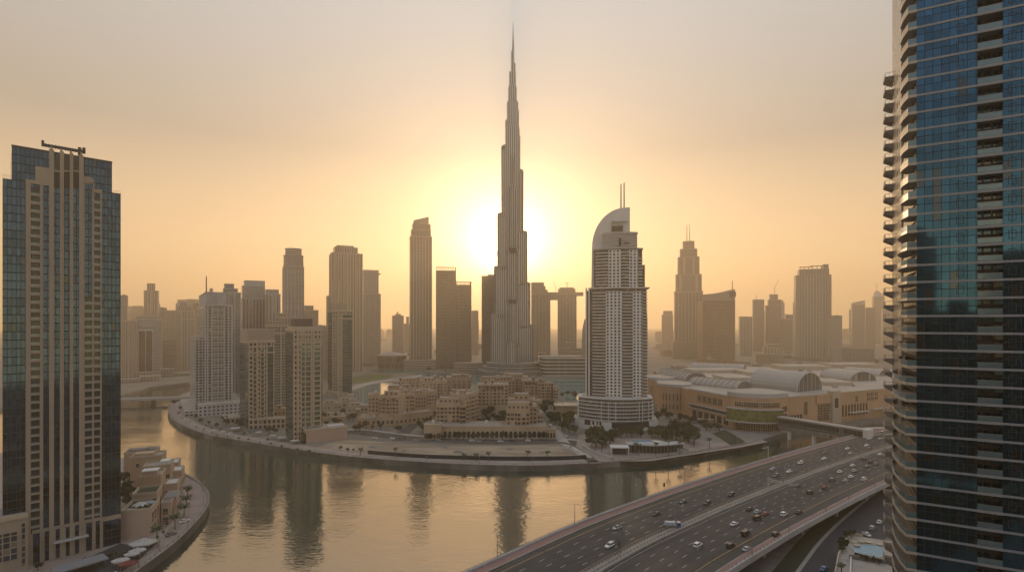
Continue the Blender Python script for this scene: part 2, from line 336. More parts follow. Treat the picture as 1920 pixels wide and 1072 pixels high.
for i in range(len(A)-1):
    a,b,c,d = A[i],A[i+1],B[i+1],B[i]; e,f,g,h = A2[i],A2[i+1],B2[i+1],B2[i]
    mb.face([(*d,ZD),(*c,ZD),(*b,ZD),(*a,ZD)])
    mb.face([(*b,12.6),(*a,12.6),(*a,ZD),(*b,ZD)]); mb.face([(*d,12.6),(*c,12.6),(*c,ZD),(*d,ZD)])
    mb.face([(*f,11.0),(*e,11.0),(*a,12.6),(*b,12.6)]); mb.face([(*h,11.0),(*g,11.0),(*c,12.6),(*d,12.6)])
    mb.face([(*e,11.0),(*f,11.0),(*g,11.0),(*h,11.0)])
mb.build('deck', M['conc'], hb)
ribbon('roadway', .072, .452, ZD+.05, M['asphalt']); ribbon('roadway', .518, .943, ZD+.05, M['asphalt'])
ribbon('sidewalk', .012, .064, ZD+.22, M['pink'], ZD-.2); ribbon('kerb', .064, .072, ZD+.26, M['conc'], ZD-.2)
ribbon('sidewalk', .951, .988, ZD+.22, M['pink'], ZD-.2); ribbon('kerb', .943, .951, ZD+.26, M['conc'], ZD-.2)
ribbon('median', .456, .513, ZD+.42, M['pavelight'], ZD-.2); ribbon('median_wall', .513, .5175, ZD+.95, M['conc'], ZD-.2)
ribbon('parapet', -.003, .010, ZD+1.0, M['wgrey'], 12.4); ribbon('parapet', .989, 1.003, ZD+1.0, M['wgrey'], 12.4)
def walk(A, step, start=0.):
    out = []; dist = start; acc = 0.
    for i in range(len(A)-1):
        a,b = A[i],A[i+1]; L = math.hypot(b[0]-a[0], b[1]-a[1])
        while dist <= acc+L:
            t = (dist-acc)/L; out.append((a[0]+(b[0]-a[0])*t, a[1]+(b[1]-a[1])*t, (b[0]-a[0])/L, (b[1]-a[1])/L)); dist += step
        acc += L
    return out
def vis(p): return p[1] > 150 and p[0] < 620
for f in (.188,.254,.320,.386,.602,.667,.732,.797):
    mb = MB()
    for x,y,tx,ty in walk(S(f), 11.5, rnd.random()*6):
        if vis((x,y)):
            hw_, hl = .16, 1.7
            mb.face([(x+tx*sa*hl-ty*sb*hw_, y+ty*sa*hl+tx*sb*hw_, ZD+.056) for sa,sb in ((-1,-1),(1,-1),(1,1),(-1,1))])
    struct(mb.build('lane_line', M['paint'], hb), 'stuff')
for f, mt, wd in ((.122,'yellow',.004),(.444,'paint',.003),(.530,'paint',.004),(.866,'yellow',.004)):
    ribbon('edge_line', f, f+wd, ZD+.056, M[mt])
# kerb stones in black and white, railings
mb = MB()
for x,y,tx,ty in walk(S(.075), 3.2):
    if vis((x,y)): mb.face([(x+tx*sa*.8-ty*sb*.2, y+ty*sa*.8+tx*sb*.2, ZD+.07) for sa,sb in ((-1,-1),(1,-1),(1,1),(-1,1))])
struct(mb.build('kerb_marking', M['dark'], hb), 'stuff')
for x,y,tx,ty in walk(S(.5), 42, 60):
    if 100 < y < 620:
        for fa, fb in ((.075,.45),(.52,.94)):
            a = (x+ty*(fa-.5)*HW, y-tx*(fa-.5)*HW); b = (x+ty*(fb-.5)*HW, y-tx*(fb-.5)*HW); w_ = .35
            mj = MB(); mj.face([(a[0]-tx*w_,a[1]-ty*w_,ZD+.062),(b[0]-tx*w_,b[1]-ty*w_,ZD+.062),(b[0]+tx*w_,b[1]+ty*w_,ZD+.062),(a[0]+tx*w_,a[1]+ty*w_,ZD+.062)]); mj.build('expansion_joint', M['patch'], hb)
def rail(name, f, h, step, mat, zb, par, thick=.09):
    mb = MB(); A = S(f)
    for x,y,tx,ty in walk(A, step):
        if vis((x,y)): mb.box(x-thick, x+thick, y-thick, y+thick, zb, zb+h)
    for i in range(len(A)-1):
        if vis(A[i]):
            mb.bar((*A[i],zb+h),(*A[i+1],zb+h),thick*.8,4); mb.bar((*A[i],zb+h*.5),(*A[i+1],zb+h*.5),thick*.5,4)
    return mb.build(name, mat, par)
rail('railing', .004, .7, 3.5, M['steel'], ZD+1.0, hb); rail('railing', .996, .7, 3.5, M['steel'], ZD+1.0, hb)
rail('median_railing', .460, 1.5, 2.2, M['stone'], ZD+.42, hb, .16); rail('median_railing', .492, .8, 2.6, M['steel'], ZD+.42, hb, .12)
for x,y,tx,ty in walk(S(.5), 42, 60):
    if y < 620 and y > 100:
        for fo in (-26,-9,9,26):
            px_, py_ = x+ty*fo, y-tx*fo; mb = MB()
            poly = [(px_+tx*a*1.2+ty*b*3.2, py_+ty*a*1.2-tx*b*3.2) for a,b in ((-1,-1),(-1,1),(1,1),(1,-1))]
            ar = sum(poly[i][0]*poly[(i+1)%4][1]-poly[(i+1)%4][0]*poly[i][1] for i in range(4))
            mb.prism(poly if ar>0 else poly[::-1], -1, 11.2, 0, 0); mb.build('pier', M['conc'], hb)
# retaining abutment under the right edge of the bridge
ab = [p for p in offset(LC, HW*.93) if 215 < p[1] < 262]
# ------------------------------------------------------------------ left glass tower
M['lglass'] = facade('teal_curtain_wall', (.020,.028,.033), (.062,.118,.185), 1.45, 3.65, .88, .88, gm=.96, gr=.06, var=.6, wave=.10, blindp=.015, blind=(.09,.10,.10), bump=.06)
M['ldark'] = plain('dark_louvre', (.05,.04,.035), .6)
def left_tower():
    al = R(44); ca, sa = math.cos(al), math.sin(al)
    q0 = (-201+.955*245)/(ca+.955*sa); ox, oy = -201-ca*q0, 245-sa*q0
    t = thing('glass_tower', 'tall teal glass tower with beige stone piers, nearest tower on the canal bank', 'tower', (ox, oy, 4), al)
    def lx(px): a = (px-960)/F; return (a*oy-ox)/(ca-a*sa)
    z = lambda py, px: Z(py, oy+lx(px)*sa)-4
    e = lx
    mats = [M['lglass'], M['roofm']]
    MB().box(e(22), e(210), 0, 30, 0, z(275,22), 0, 1).build('glazed_block', mats, t)
    MB().box(lx(5), e(22)-.02, .25, 29, 0, z(334,5), 0, 1).build('glazed_wing', mats, t)
    MB().box(e(210)+.02, lx(226.5), .25, 29, 0, z(363,226), 0, 1).build('glazed_wing', mats, t)
    top = z(275,22)
    MB().box(e(22)-.1, e(210)+.1, -.1, .5, top, top+.9).build('parapet', M['dark'], t)
    for a,b,py in ((5,22,334),(210,226.5,363)):
        m = MB(); x0, x1 = lx(a), lx(b); zz = z(py,a)
        for k in range(6): m.bar((x0+(x1-x0)*k/5,.4,zz),(x0+(x1-x0)*k/5,.4,zz+1.6),.05,4)
        m.bar((x0,.4,zz+1.6),(x1,.4,zz+1.6),.06,4); m.build('roof_railing', M['steel'], t)
    # stone piers
    for a,b,py in ((92,101,280),(112,119.5,284),(130.5,137,287),(148,156.5,291)):
        p = MB().box(lx(a), lx(b), -1.0, .2, 0, z(py,a)); p.box(lx(a)+.5, lx(b)-.5, -.8, .2, z(py,a), z(py,a)+1.4); p.build('stone_pier', M['stone'], t)
    for a,b in ((101,112),(119.5,130.5),(137,148)):
        MB().box(lx(a), lx(b), -.25, .1, z(352,a), z(322,a)).build('louvre_panel', M['ldark'], t)
        MB().box(lx(a), lx(b), -.55, .1, z(322,a), z(319,a)).build('stone_lintel', M['stone'], t)
        MB().box(lx(a), lx(b), -.25, .1, z(318.5,a), z(291,a)).build('louvre_panel', M['glassd'], t)
    fl = 3.65
    # balcony bays: stone uprights, one slab and recess per storey
    for a,b,c,d,py in ((48,57.5,74.5,79,336),(155.5,158.5,174,176,334),(172.4,174.4,187.5,190.5,354)):
        zt = z(py,a)
        MB().box(lx(a), lx(b), -.8, .2, 0, zt).build('stone_pier', M['stone'], t); MB().box(lx(c), lx(d), -.8, .2, 0, zt).build('stone_pier', M['stone'], t)
        MB().box(lx(b), lx(c), -.8, .1, zt-1.7, zt).build('stone_lintel', M['stone'], t)
        x0, x1 = lx(b), lx(c); low = 155 < a < 157
        mb = MB(); mb.box(x0, x1, -.85, .1, -.25, .25, 0); mb.box(x0, x1, -.7, .1, .25, .6, 0)
        mb.box(x0, x1, -.75, -.7, .6, 1.15, 2); mb.box(x0, x1, -.12, .02, 0, fl, 1); mb.box(x0+.3, x1-.3, -.2, -.1, .9, fl-.45, 4); mb.box((x0+x1)/2-.05, (x0+x1)/2+.05, -.24, -.1, .9, fl-.45, 3)
        me = mb.mesh('balcony', [M['stone'], M['ldark'], M['glassrail'], M['dark'], M['pane']])
        zz = 16.0; n = 0
        while zz < zt-4.5:
            if not low or zz < z(560,160): link('balcony', me, t, (0,0,zz)); n += 1
            zz += fl
        if low:
            zz0 = z(560,160); MB().box(lx(155.5),lx(173),-.5,.1,z(345,160),z(331,160)).build('stone_lintel', M['stone'], t)
    MB().box(lx(66), lx(92), -.7, .1, z(346,70), z(314,80)).build('stone_lintel', M['stone'], t)
    MB().box(lx(78.5), lx(81), -.7, .1, 0, z(346,78)).build('stone_pier', M['stone'], t)
    # facade cradle beam on the roof
    m = MB(); xa, xb = lx(79), lx(159); za = z(272,80)
    m.box(xa, xb, .3, 1.3, za-.3, za+.9)
    for k in range(14): m.box(xa+(xb-xa)*k/13-.12, xa+(xb-xa)*k/13+.12, .2, 1.4, za-.5, za+1.1)
    m.box(xa-.2, xa+.7, .2, 1.6, za-.2, za+2.2); m.box(xb-2.4, xb-1.2, .2, 1.6, za-1.6, za+2.0); m.box(xb-.8, xb+.3, .2, 1.6, za-.4, za+2.2)
    m.build('cradle_beam', M['dark'], t)
    for a in (96,115,133,152): MB().bar((lx(a),.8,z(290,a)),(lx(a),.8,za),.25,6).build('cradle_post', M['dark'], t)
    # base storeys and canopy
    MB().box(lx(60), lx(192), -.6, .1, 13.2, 14.6).build('base_cornice', M['stone'], t)
    MB().box(lx(100), lx(165), -3.2, 0, 7.4, 7.9).build('canopy', M['wgrey'], t)
    for a in (58,80,101,120,137,158,176,190): MB().box(lx(a)-.6, lx(a)+.6, -.7, .1, 0, 13.2).build('base_pier', M['stone'], t)
    MB().box(lx(190), lx(227), -.4, .2, 12.2, 14.2).build('base_cornice', M['stone'], t)
    mg = facade('grid_windows', (.36,.28,.205), (.035,.06,.09), 2.4, 2.6, .82, .82, gm=.4, blindp=.05)
    MB().box(lx(-30), lx(52), -5, 12, 0, 23.5, 0, 1).build('podium', [M['stone'], M['roofm']], t)
    MB().box(lx(-25), lx(31), -5.25, -4.9, 5, 17).build('podium_window', mg, t); MB().box(lx(39), lx(46), -5.25, -4.9, 2, 20).build('podium_window', mg, t)
    MB().box(lx(-30), lx(52), -5.5, -4.7, 22.3, 24.2).build('podium_parapet', M['stonel'], t)
left_tower()
# ------------------------------------------------------------------ right glass tower
M['rglass'] = facade('blue_curtain_wall', (.010,.014,.018), (.050,.140,.225), 1.42, 3.65, .92, .965, gm=.96, gr=.05, var=.55, wave=.11, blindp=.05, blind=(.10,.11,.11), bump=.05)
def right_tower():
    al = math.atan2(-.48, .875); t = thing('apartment_tower', 'tall blue glass apartment tower with gilded stepped balconies, filling the near right side', 'tower', (87.2,115,4), al)
    fl = 3.65; z0 = 173.5-4; zs = [z0+fl*k for k in range(-46, 9)]; zt = z0+fl*9
    def lx(px): a = (px-960)/F; return (a*115-87.2)/(.875+a*.48)
    ra, rb = lx(1832), lx(1880); L = 34
    g = [M['rglass'], M['roofm']]
    MB().box(0, ra, 0, 19, 0, zt, 0, 1).build('glazed_block', g, t); MB().box(rb, L, 0, 19, 0, zt, 0, 1).build('glazed_block', g, t)
    MB().box(ra-.1, rb+.1, 2.4, 18, 0, zt, 0, 1).build('recess_wall', [facade('recess_glazing', (.05,.045,.04), (.08,.12,.14), 1.5, 3.65, .8, .82, gm=.85, gr=.1, blindp=.2, blind=(.16,.14,.12)), M['roofm']], t)
    MB().box(1.8, L, 19, 36, 0, zt-3, 0, 1).build('rear_block', [M['goldpanel'], M['roofm']], t)
    MB().box(.0, 1.8, 19.2, 36, 0, zt+2, 0, 1).build('side_wall', [facade('side_panels', (.42,.36,.29), (.10,.09,.08), 2.6, 3.65, .45, .62, gm=.5, gr=.15, wr=.35, blindp=.2, bump=.1, blind=(.35,.28,.18)), M['roofm']], t)
    MB().box(-.25, .25, 18.6, 19.3, 0, zt, 0).build('corner_column', M['goldpanel'], t)
    # spandrel band, corner balcony, recess balcony and rear balcony of every storey
    band = MB().box(0, ra, -.16, .02, -.23, .23).box(rb, L, -.16, .02, -.23, .23).mesh('floor_band', [M['bandgrey']])
    lip = lambda zz: [(-1.5,-.2),(-2.0,3),(-2.1,6),(-1.3,7.6),(.1,8.2)] if zz > 128 else ([(-1.7,-.2),(-2.3,4),(-2.3,9),(-1.5,13),(-.4,17),(.1,17)] if zz > 96 else [(-1.9,-.2),(-2.6,4),(-2.9,9),(-2.7,14),(-1.9,19),(-.4,23),(.1,23)])
    cache = {}
    rb_slab = MB().box(ra, rb, -.2, 2.4, -.28, .28).mesh('recess_slab', [M['bandgrey']])
    rb_rail = MB().box(ra+.05, rb-.05, -.05, .0, .35, 1.35, 0).box(ra, rb, -.08, .03, 1.35, 1.43, 1).mesh('glass_rail', [M['glassrail'], M['steel']])
    rear = MB()
    for y0, y1 in ((33.4, 37.4),):
        A_ = [(-1.95,y0,-.35),(.1,y0,-1.45),(.1,y0,.3),(-1.95,y0,.3)]; B_ = [(x,y1,q) for x,_,q in A_]
        rear.face(A_); rear.face(B_[::-1])
        for k in range(4): rear.face([A_[k],B_[k],B_[(k+1)%4],A_[(k+1)%4]])
    rear = rear.mesh('rear_slab', [M['concd']])
    rearr = MB().box(-1.88,-1.8,33.8,37.1,1.3,1.4).box(-1.85,0,33.5,33.58,1.3,1.4).box(-1.88,-1.8,33.6,33.7,.25,1.3).box(-1.88,-1.8,35.3,35.4,.25,1.3).box(-1.88,-1.8,37.0,37.1,.25,1.3).box(-1.0,-.95,33.5,33.55,.25,1.3).box(-1.92,-1.86,33.6,37.2,.2,1.05,1).mesh('rail', [M['steel'], M['goldpanel']])
    clut = [MB().box(-.9,-.3,1.2,2,.28,1.2).mesh('chair', [M['white']])]
    for i, zz in enumerate(zs):
        if zz < 40: continue
        link('floor_band', band, t, (0,0,zz))
        P = lip(zz); key = len(P)*100+int(P[0][0]*-10)
        if key not in cache:
            poly = P[::-1]+[(.1,-.2)] if False else [(.1,-.2)]+[P[-1]]+P[::-1][1:]
            ar = sum(poly[k][0]*poly[(k+1)%len(poly)][1]-poly[(k+1)%len(poly)][0]*poly[k][1] for k in range(len(poly)))
            s_ = MB().prism(poly if ar>0 else poly[::-1], -.3, .28, 0, 0, True).mesh('balcony_slab', [M['goldpanel']])
            r = MB()
            r.box(P[0][0]+.05, 0, -.14, -.09, .28, 1.35, 0); r.box(P[0][0]+.05, 0, -.16, -.06, 1.35, 1.43, 1)
            for k in range(len(P)-2):
                a,b = P[k],P[k+1]; r.face([(a[0]+.1,a[1],.28),(b[0]+.1,b[1],.28),(b[0]+.1,b[1],1.35),(a[0]+.1,a[1],1.35)], None, 0); r.bar((a[0]+.1,a[1],1.4),(b[0]+.1,b[1],1.4),.05,4,1)
                if zz > 112: r.face([(b[0]+.02,b[1],.28),(a[0]+.02,a[1],.28),(a[0]+.02,a[1],1.15),(b[0]+.02,b[1],1.15)], None, 2)
            cache[key] = (s_, r.mesh('balcony_rail', [M['glassrail'], M['steel'], M['goldpanel']]))
        b_ = link('balcony', cache[key][0], t, (0,0,zz)); link('balcony_rail', cache[key][1], b_)
        q = link('recess_balcony', rb_slab, t, (0,0,zz)); link('glass_rail', rb_rail, q)
        if zz < 174: q = link('rear_balcony', rear, t, (0,0,zz-.6)); link('balcony_rail', rearr, q)
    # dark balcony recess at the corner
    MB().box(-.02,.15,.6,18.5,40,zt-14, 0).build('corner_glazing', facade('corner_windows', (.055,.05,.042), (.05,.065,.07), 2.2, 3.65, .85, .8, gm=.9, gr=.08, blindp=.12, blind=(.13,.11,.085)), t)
    for px in (1758,1800,1898):           # opening sashes
        x = lx(px); me = MB().box(x-.55,x+.55,-.06,0,.9,1.0).box(x-.55,x+.55,-.06,0,2.5,2.6).box(x-.6,x-.52,-.06,0,.9,2.6).box(x+.52,x+.6,-.06,0,.9,2.6).mesh('sash', [M['dark']])
        for zz in zs:
            if zz > 60 and zz < zt-fl and px != 1758: link('window_sash', me, t, (0,0,zz))
right_tower()
# ------------------------------------------------------------------ curved white hotel tower
def arc_plan(hw, bulge, back, n=14, sh=0):
    f = [(-hw+2*hw*k/n, -bulge*(1-((2*k/n)-1)**2)) for k in range(n+1)]
    return [(x+sh,y) for x,y in f]+[(hw+sh,back),(-hw+sh,back)]
def hotel_tower():
    d = 540.0; s = d/F; cx = X(1158, d)
    t = thing('hotel_tower', 'white curved hotel tower with sail shaped top and twin masts beside the canal', 'tower', (cx, d, 4), R(-9))
    xx = lambda px: (px-1158)*s
    z = lambda py: Z(py, d)-4
    slabm = facade('hotel_bays', (.15,.125,.105), (.05,.045,.04), 2.0, 3.2, .8, .7, gm=.3, gr=.15, blindp=.2)
    grid = facade('hotel_grid', (.66,.65,.63), (.035,.035,.035), 3.75, 3.2, .54, .58, gm=.3, gr=.15, blindp=.06, bump=.7, wallvar=.1)
    fy = lambda x, hw, b: -b*(1-(x/hw)**2)
    def tier(name, a, b, z0, z1, bulge, back, mat):
        hw = (xx(b)-xx(a))/2; sh = (xx(b)+xx(a))/2
        MB().prism(arc_plan(hw, bulge, back, 14, sh), z0, z1, 0, 1).build(name, [mat, M['roofw']], t); return hw, sh
    def panels(a, b, z0, z1, hw, sh, bulge, mat, proud=.7, name='window_panel'):
        n = 6; P = [xx(a)+(xx(b)-xx(a))*k/n for k in range(n+1)]
        out = [(x, fy(x-sh,hw,bulge)-proud) for x in P]; poly = out+[(P[-1], out[-1][1]+proud*.9),(P[0], out[0][1]+proud*.9)]
        MB().prism(poly, z0, z1, 0, 0).build(name, mat, t)
    def slabs(a, b, zlist, hw, sh, bulge, proud=1.2, name='balcony', th=.55):
        n = 8; P = [xx(a)+(xx(b)-xx(a))*k/n for k in range(n+1)]
        out = [(x, fy(x-sh,hw,bulge)-proud) for x in P]; poly = out+[(P[-1], out[-1][1]+proud-.1),(P[0], out[0][1]+proud-.1)]
        me = MB().prism(poly, -th, th*.6, 0, 0, True).mesh(name, [M['white']])
        for q in zlist: link(name, me, t, (0,0,q))
    fl = 3.2; zb, z1, z2 = z(742), z(541), z(468)
    hw, sh = tier('main_shaft', 1106, 1211, zb, z1, 7, 24, slabm)
    Zs = [zb+2+fl*k for k in range(int((z1-zb-2)/fl))]
    slabs(1111, 1136, Zs, hw, sh, 7); slabs(1166, 1185, Zs, hw, sh, 7); slabs(1203, 1213, Zs, hw, sh, 7, 1.6)
    panels(1136, 1165.5, zb, z1-3, hw, sh, 7, grid); panels(1185, 1203, zb, z1-3, hw, sh, 7, grid)
    for a,b in ((1103.5,1106.5),(1098.5,1101)): MB().box(xx(a), xx(b), -1.5, 20, zb, z1+1).build('edge_fin', M['white'], t)
    MB().box(xx(1101), xx(1103.6), 1, 20, zb, z1-2).build('edge_glazing', M['glassd'], t)
    MB().prism(arc_plan(hw+1.6, 8, 24, 14, sh+1.5), z1, z1+1.3, 0, 0, True).build('cornice', M['white'], t)
    hw2, sh2 = tier('upper_shaft', 1114, 1203, z1+1.3, z2, 6, 22, slabm)
    Z2 = [z1+4+fl*k for k in range(int((z2-z1-4)/fl))]
    slabs(1117, 1141, Z2, hw2, sh2, 6); slabs(1164, 1179, Z2, hw2, sh2, 6); slabs(1195, 1204, Z2[:-2], hw2, sh2, 6, 1.7)
    panels(1141, 1163.5, z1+1.3, z2-1, hw2, sh2, 6, grid); panels(1179, 1195, z1+1.3, z2-1, hw2, sh2, 6, grid)
    MB().box(xx(1203), xx(1208), 1, 20, z1+1.3, z(497)).build('side_shaft', slabm, t)
    MB().prism(arc_plan(hw2+.7, 6.8, 22, 14, sh2+.3), z2, z2+1.1, 0, 0, True).build('cornice', M['wgrey'], t)
    hw3, sh3 = tier('crown_drum', 1131, 1194, z2+1.1, z(439), 4, 18, facade('crown_louvres', (.52,.48,.44), (.26,.24,.22), 6, 1.6, 1, .45, gm=.1, gr=.5, blindp=0))
    MB().prism(arc_plan(hw3+.6, 4.8, 18, 14, sh3), z(439), z(436), 0, 0, True).build('cornice', M['wgrey'], t)
    m = MB(); m.box(xx(1160), xx(1164), -5.2, -3.5, z(462), z(448)); m.box(xx(1170), xx(1178), -5.4, -4.2, z(458), z(456)); m.build('crown_opening', M['dark'], t)
    # quarter ellipse sail
    pts = [(xx(1181), z1-2), (xx(1181), z(388)), (xx(1172), z(388.5))]
    for k in range(1, 17):
        a = k/16*math.pi/2; pts.append((xx(1172)-(xx(1172)-xx(1110.5))*math.sin(a), z(462)+(z(388.5)-z(462))*math.cos(a)))
    pts.append((xx(1109), z1-2))
    m = MB(); y0, y1 = 3.0, 19.0
    m.face([(x,y0,q) for x,q in pts[::-1]][::-1] if False else [(x,y0,q) for x,q in pts][::-1], None, 0); m.face([(x,y1,q) for x,q in pts], None, 0)
    for k in range(len(pts)):
        a,b = pts[k], pts[(k+1)%len(pts)]; m.face([(a[0],y0,a[1]),(b[0],y0,b[1]),(b[0],y1,b[1]),(a[0],y1,a[1])][::-1], None, 0)
    m.build('sail', M['white'], t)
    MB().box(xx(1147), xx(1168), 1.0, 3.1, z(433), z(423)).build('sail_window', M['glassd'], t)
    MB().box(xx(1147), xx(1176), .4, 3.1, z(416), z(413.5)).build('sail_ledge', M['wgrey'], t)
    m = MB(); 
    for k in range(9): m.box(xx(1146)+k*1.3, xx(1146)+k*1.3+.8, 2.7, 3.05, z(421), z(418.6))
    m.build('roof_sign', M['canvas'], t)
    for px, py in ((1165,341),(1170.8,339)):
        MB().bar((xx(px),9,z(389)),(xx(px),9,z(py)),.75,8,0,.55).build('mast', M['steel'], t)
    # banded podium drum and base
    pd = lambda a,b,bulge,back: arc_plan((xx(b)-xx(a))/2, bulge, back, 20, (xx(b)+xx(a))/2)
    core = facade('podium_glazing', (.30,.285,.27), (.045,.05,.05), 3.2, 3.55, .86, .9, gm=.3, gr=.12, blindp=.15)
    MB().prism(pd(1086,1221,15,24), z(788), zb-3, 0, 1).build('podium_drum', [core, M['roofw']], t)
    for k in range(7):
        q = z(784)+k*3.55; g_ = 1-.012*max(0,k-4)
        MB().prism([(x*g_,y*g_) for x,y in pd(1083,1224,16.5,24)], q-.5, q+.4, 0, 0, True).build('podium_band', M['white'], t)
    for px in (1128,1141,1153.5,1196,1202,1213): MB().box(xx(px)-.35, xx(px)+.35, -15.2*(1-((xx(px))/36)**2)-1.4, -8*(1-((xx(px))/36)**2), z(786), zb-4).build('podium_rib', M['white'], t)
    MB().prism(pd(1092,1214,10,22), zb-3, zb, 0, 1).build('podium_attic', [M['wgrey'], M['roofw']], t)
    MB().prism(pd(1076,1231,19,24), 0, z(786), 0, 1).build('base_storey', [M['white'], M['roofw']], t)
    hb_ = (xx(1231)-xx(1076))/2; sb = (xx(1231)+xx(1076))/2
    def basewin(a,b,za,zc):
        n=6; P=[xx(a)+(xx(b)-xx(a))*k/n for k in range(n+1)]; o_=[(x, fy(x-sb,hb_,19)-.15) for x in P]; poly=o_+[(P[-1],o_[-1][1]+1),(P[0],o_[0][1]+1)]
        MB().prism(poly, za, zc, 0, 0).build('base_window', M['glassd'], t)
    basewin(1146,1214,3,8.5); basewin(1097,1108,4,9); basewin(1111,1115,5,8.5); basewin(1119,1122,5,8.5); basewin(1124,1128,5,8.5)
hotel_tower()
# ------------------------------------------------------------------ tallest skyscraper, three wings stepping up in a spiral
def skyscraper():
    d = 1116.0; s = d/F
    t = thing('skyscraper', 'tallest stepped silver skyscraper with needle spire standing before the sun', 'skyscraper', (X(961,d), d, 4), 0)
    z = lambda py: Z(py, d)-4
    skin = facade('silver_mullions', (.60,.57,.53), (.10,.095,.09), 4.6, 4.0, .55, .80, gm=.4, gr=.22, var=.5, wr=.4, wm=.3, blindp=.05, bump=.5, wallvar=.1)
    mech = plain('mechanical_floor', (.10,.09,.085), .5, .4)
    def lobe(L, wd, n=10, base=0):       # wing footprint along +x with rounded nose
        r = wd/2
        return [(base,-r)]+[(L-r+r*math.cos(a), r*math.sin(a)) for a in [(-90+180*k/n)*math.pi/180 for k in range(n+1)]]+[(base,r)]
    def wing(ang, steps):                # steps: (top row, length, width) from the lowest up
        c_, s_ = math.cos(R(ang)), math.sin(R(ang)); zb = 0
        rot = lambda P: [(x*c_-y*s_, x*s_+y*c_) for x,y in P]
        for k, (py, L, wd) in enumerate(steps):
            zt = z(py); Lm = L-wd*.30
            o = MB().prism(rot(lobe(L, wd*.50)), zb, zt, 0, 1).build('wing_tier', [skin, M['steel']], t)
            m = MB()
            for sg in (-1, 1):
                P = [(x, y+sg*wd*.30) for x,y in lobe(Lm, wd*.42)]
                m2 = MB().prism(rot(P), zb, zt-5-3*(sg>0), 0, 1).build('side_bay', [skin, M['steel']], o)
                m = MB()
                for yy in (sg*wd*.27, sg*wd*.46): 
                    q = rot([(Lm-.15, yy-.35),(Lm+.65,yy-.35),(Lm+.65,yy+.35),(Lm-.15,yy+.35)]); m.prism(q, zb, zt-4)
                m.build('fin', M['steel'], o)
            m = MB()
            for a in (-60,-30,0,30,60):
                r = wd*.25; cx, cy = L-r+r*math.cos(R(a)), r*math.sin(R(a)); q = rot([(cx-.4,cy-.3),(cx+.7,cy-.3),(cx+.7,cy+.3),(cx-.4,cy+.3)]); m.prism(q, zb, zt+1.5)
            m.build('fin', M['steel'], o)
            m = MB().prism(rot(lobe(L-.8, wd*.47)), zt, zt+3.2, 0, 1).build('terrace_screen', [M['steel'], M['steel']], o)
            zb = zt-.5
            if k+1 < len(steps): pass
    k_ = s/math.cos(R(30))
    wing(150, [(589,41*k_,31),(500,34*k_,29),(400,27.5*k_,26),(273,20*k_,21),(226,12.6*k_,15),(192,9.2*k_,12)])
    wing(30, [(611,39*k_,31),(531,32.6*k_,29),(434,26.8*k_,26),(319,19.5*k_,21),(254,13.6*k_,16),(207,11*k_,13)])
    wing(270, [(640,48,31),(560,41,29),(466,33,26),(350,25,22),(300,18,18),(262,12,14)])
    def hexa(r, n=6): return [(r*math.cos(6.28318*k/n+.52), r*math.sin(6.28318*k/n+.52)) for k in range(n)]
    zb = 0
    for py, r in ((240,15),(192,12),(164,9),(136,7.2)): MB().prism(hexa(r,12), zb, z(py), 0, 1).build('core', [skin, M['steel']], t); zb = z(py)-.3
    def seg(px0, px1, pa, pb): 
        cx = ((px0+px1)/2-961)*s; MB().cyl(cx, 0, (px1-px0)/2*s, z(pa), z(pb), 10, 0, 1).build('spire_tier', [skin, M['steel']], t)
    seg(955,966.6,194,136); seg(955,969,207,164); seg(958,966.6,137,120); seg(958,964.3,121,96.5)
    MB().cyl(1.2, 0, 2.2, z(97), z(74), 8, r2=1.5).build('spire', M['steel'], t); MB().cyl(1.0, 0, 1.4, z(74), z(42), 8, r2=.25).build('spire_needle', M['steel'], t)
    # dark mechanical storeys
    def ring(py, parts):
        for ang, L, wd in parts:
            c_, s_ = math.cos(R(ang)), math.sin(R(ang)); P = [(x*c_-y*s_, x*s_+y*c_) for x,y in lobe(L+.5, wd*.5+.8)]
            MB().prism(P, z(py)-4, z(py)+4, 0, 0, True).build('mechanical_floor', mech, t)
    ring(371,[(150,20*k_,21),(30,19.5*k_,21)]); ring(473,[(150,27.5*k_+1,27),(30,26.8*k_,26),(270,41,29)]); ring(567,[(150,34*k_,29),(30,32.6*k_,29),(270,41,29)]); ring(278,[(150,20*k_,21)])
    # terraced podium
    low = facade('podium_storeys', (.30,.27,.24), (.10,.10,.10), 4, 4.2, .85, .55, gm=.3, gr=.2)
    for (rr, h) in ((74,10),(64,17),(56,24)): MB().cyl(0,-4,rr,0,h,28,0,1).build('podium', [low, M['roofm']], t)
skyscraper()

# ------------------------------------------------------------------ dark towers behind the viewpoint: what the near glass towers mirror
mg_ = facade('mirrored_towers', (.26,.24,.22), (.03,.05,.06), 3.2, 3.6, .72, .66, gm=.3, blindp=.12)
MT = [('slim dark tower behind the viewpoint, mirrored at the left of the near right tower',-92,-260,20,30,128),('dark glass tower behind the viewpoint, mirrored left of the tallest dark column',-66,-225,22,30,146),('tallest dark tower behind the viewpoint, mirrored as a dark column in the near right tower',-34,-205,15,24,170),('short dark block behind the viewpoint, mirrored between two taller columns',-14,-215,16,24,118),('broad dark tower behind the viewpoint, mirrored beside the dark column',6,-235,24,30,150),('stepped dark tower behind the viewpoint, mirrored right of the broad tower',33,-205,14,24,162),('low dark block behind the viewpoint, mirrored low in the near right tower',50,-190,34,30,112),('dark block far to the side behind the viewpoint, mirrored in the near right tower',90,-200,30,30,138),('dark tower beside the near right tower, mirrored in the near left tower',150,22,24,46,134),('lower dark tower beside the near right tower, mirrored low in the near left tower',205,58,30,40,108),('slim dark tower far beside the near right tower, mirrored in the near left tower',182,64,14,20,124)]
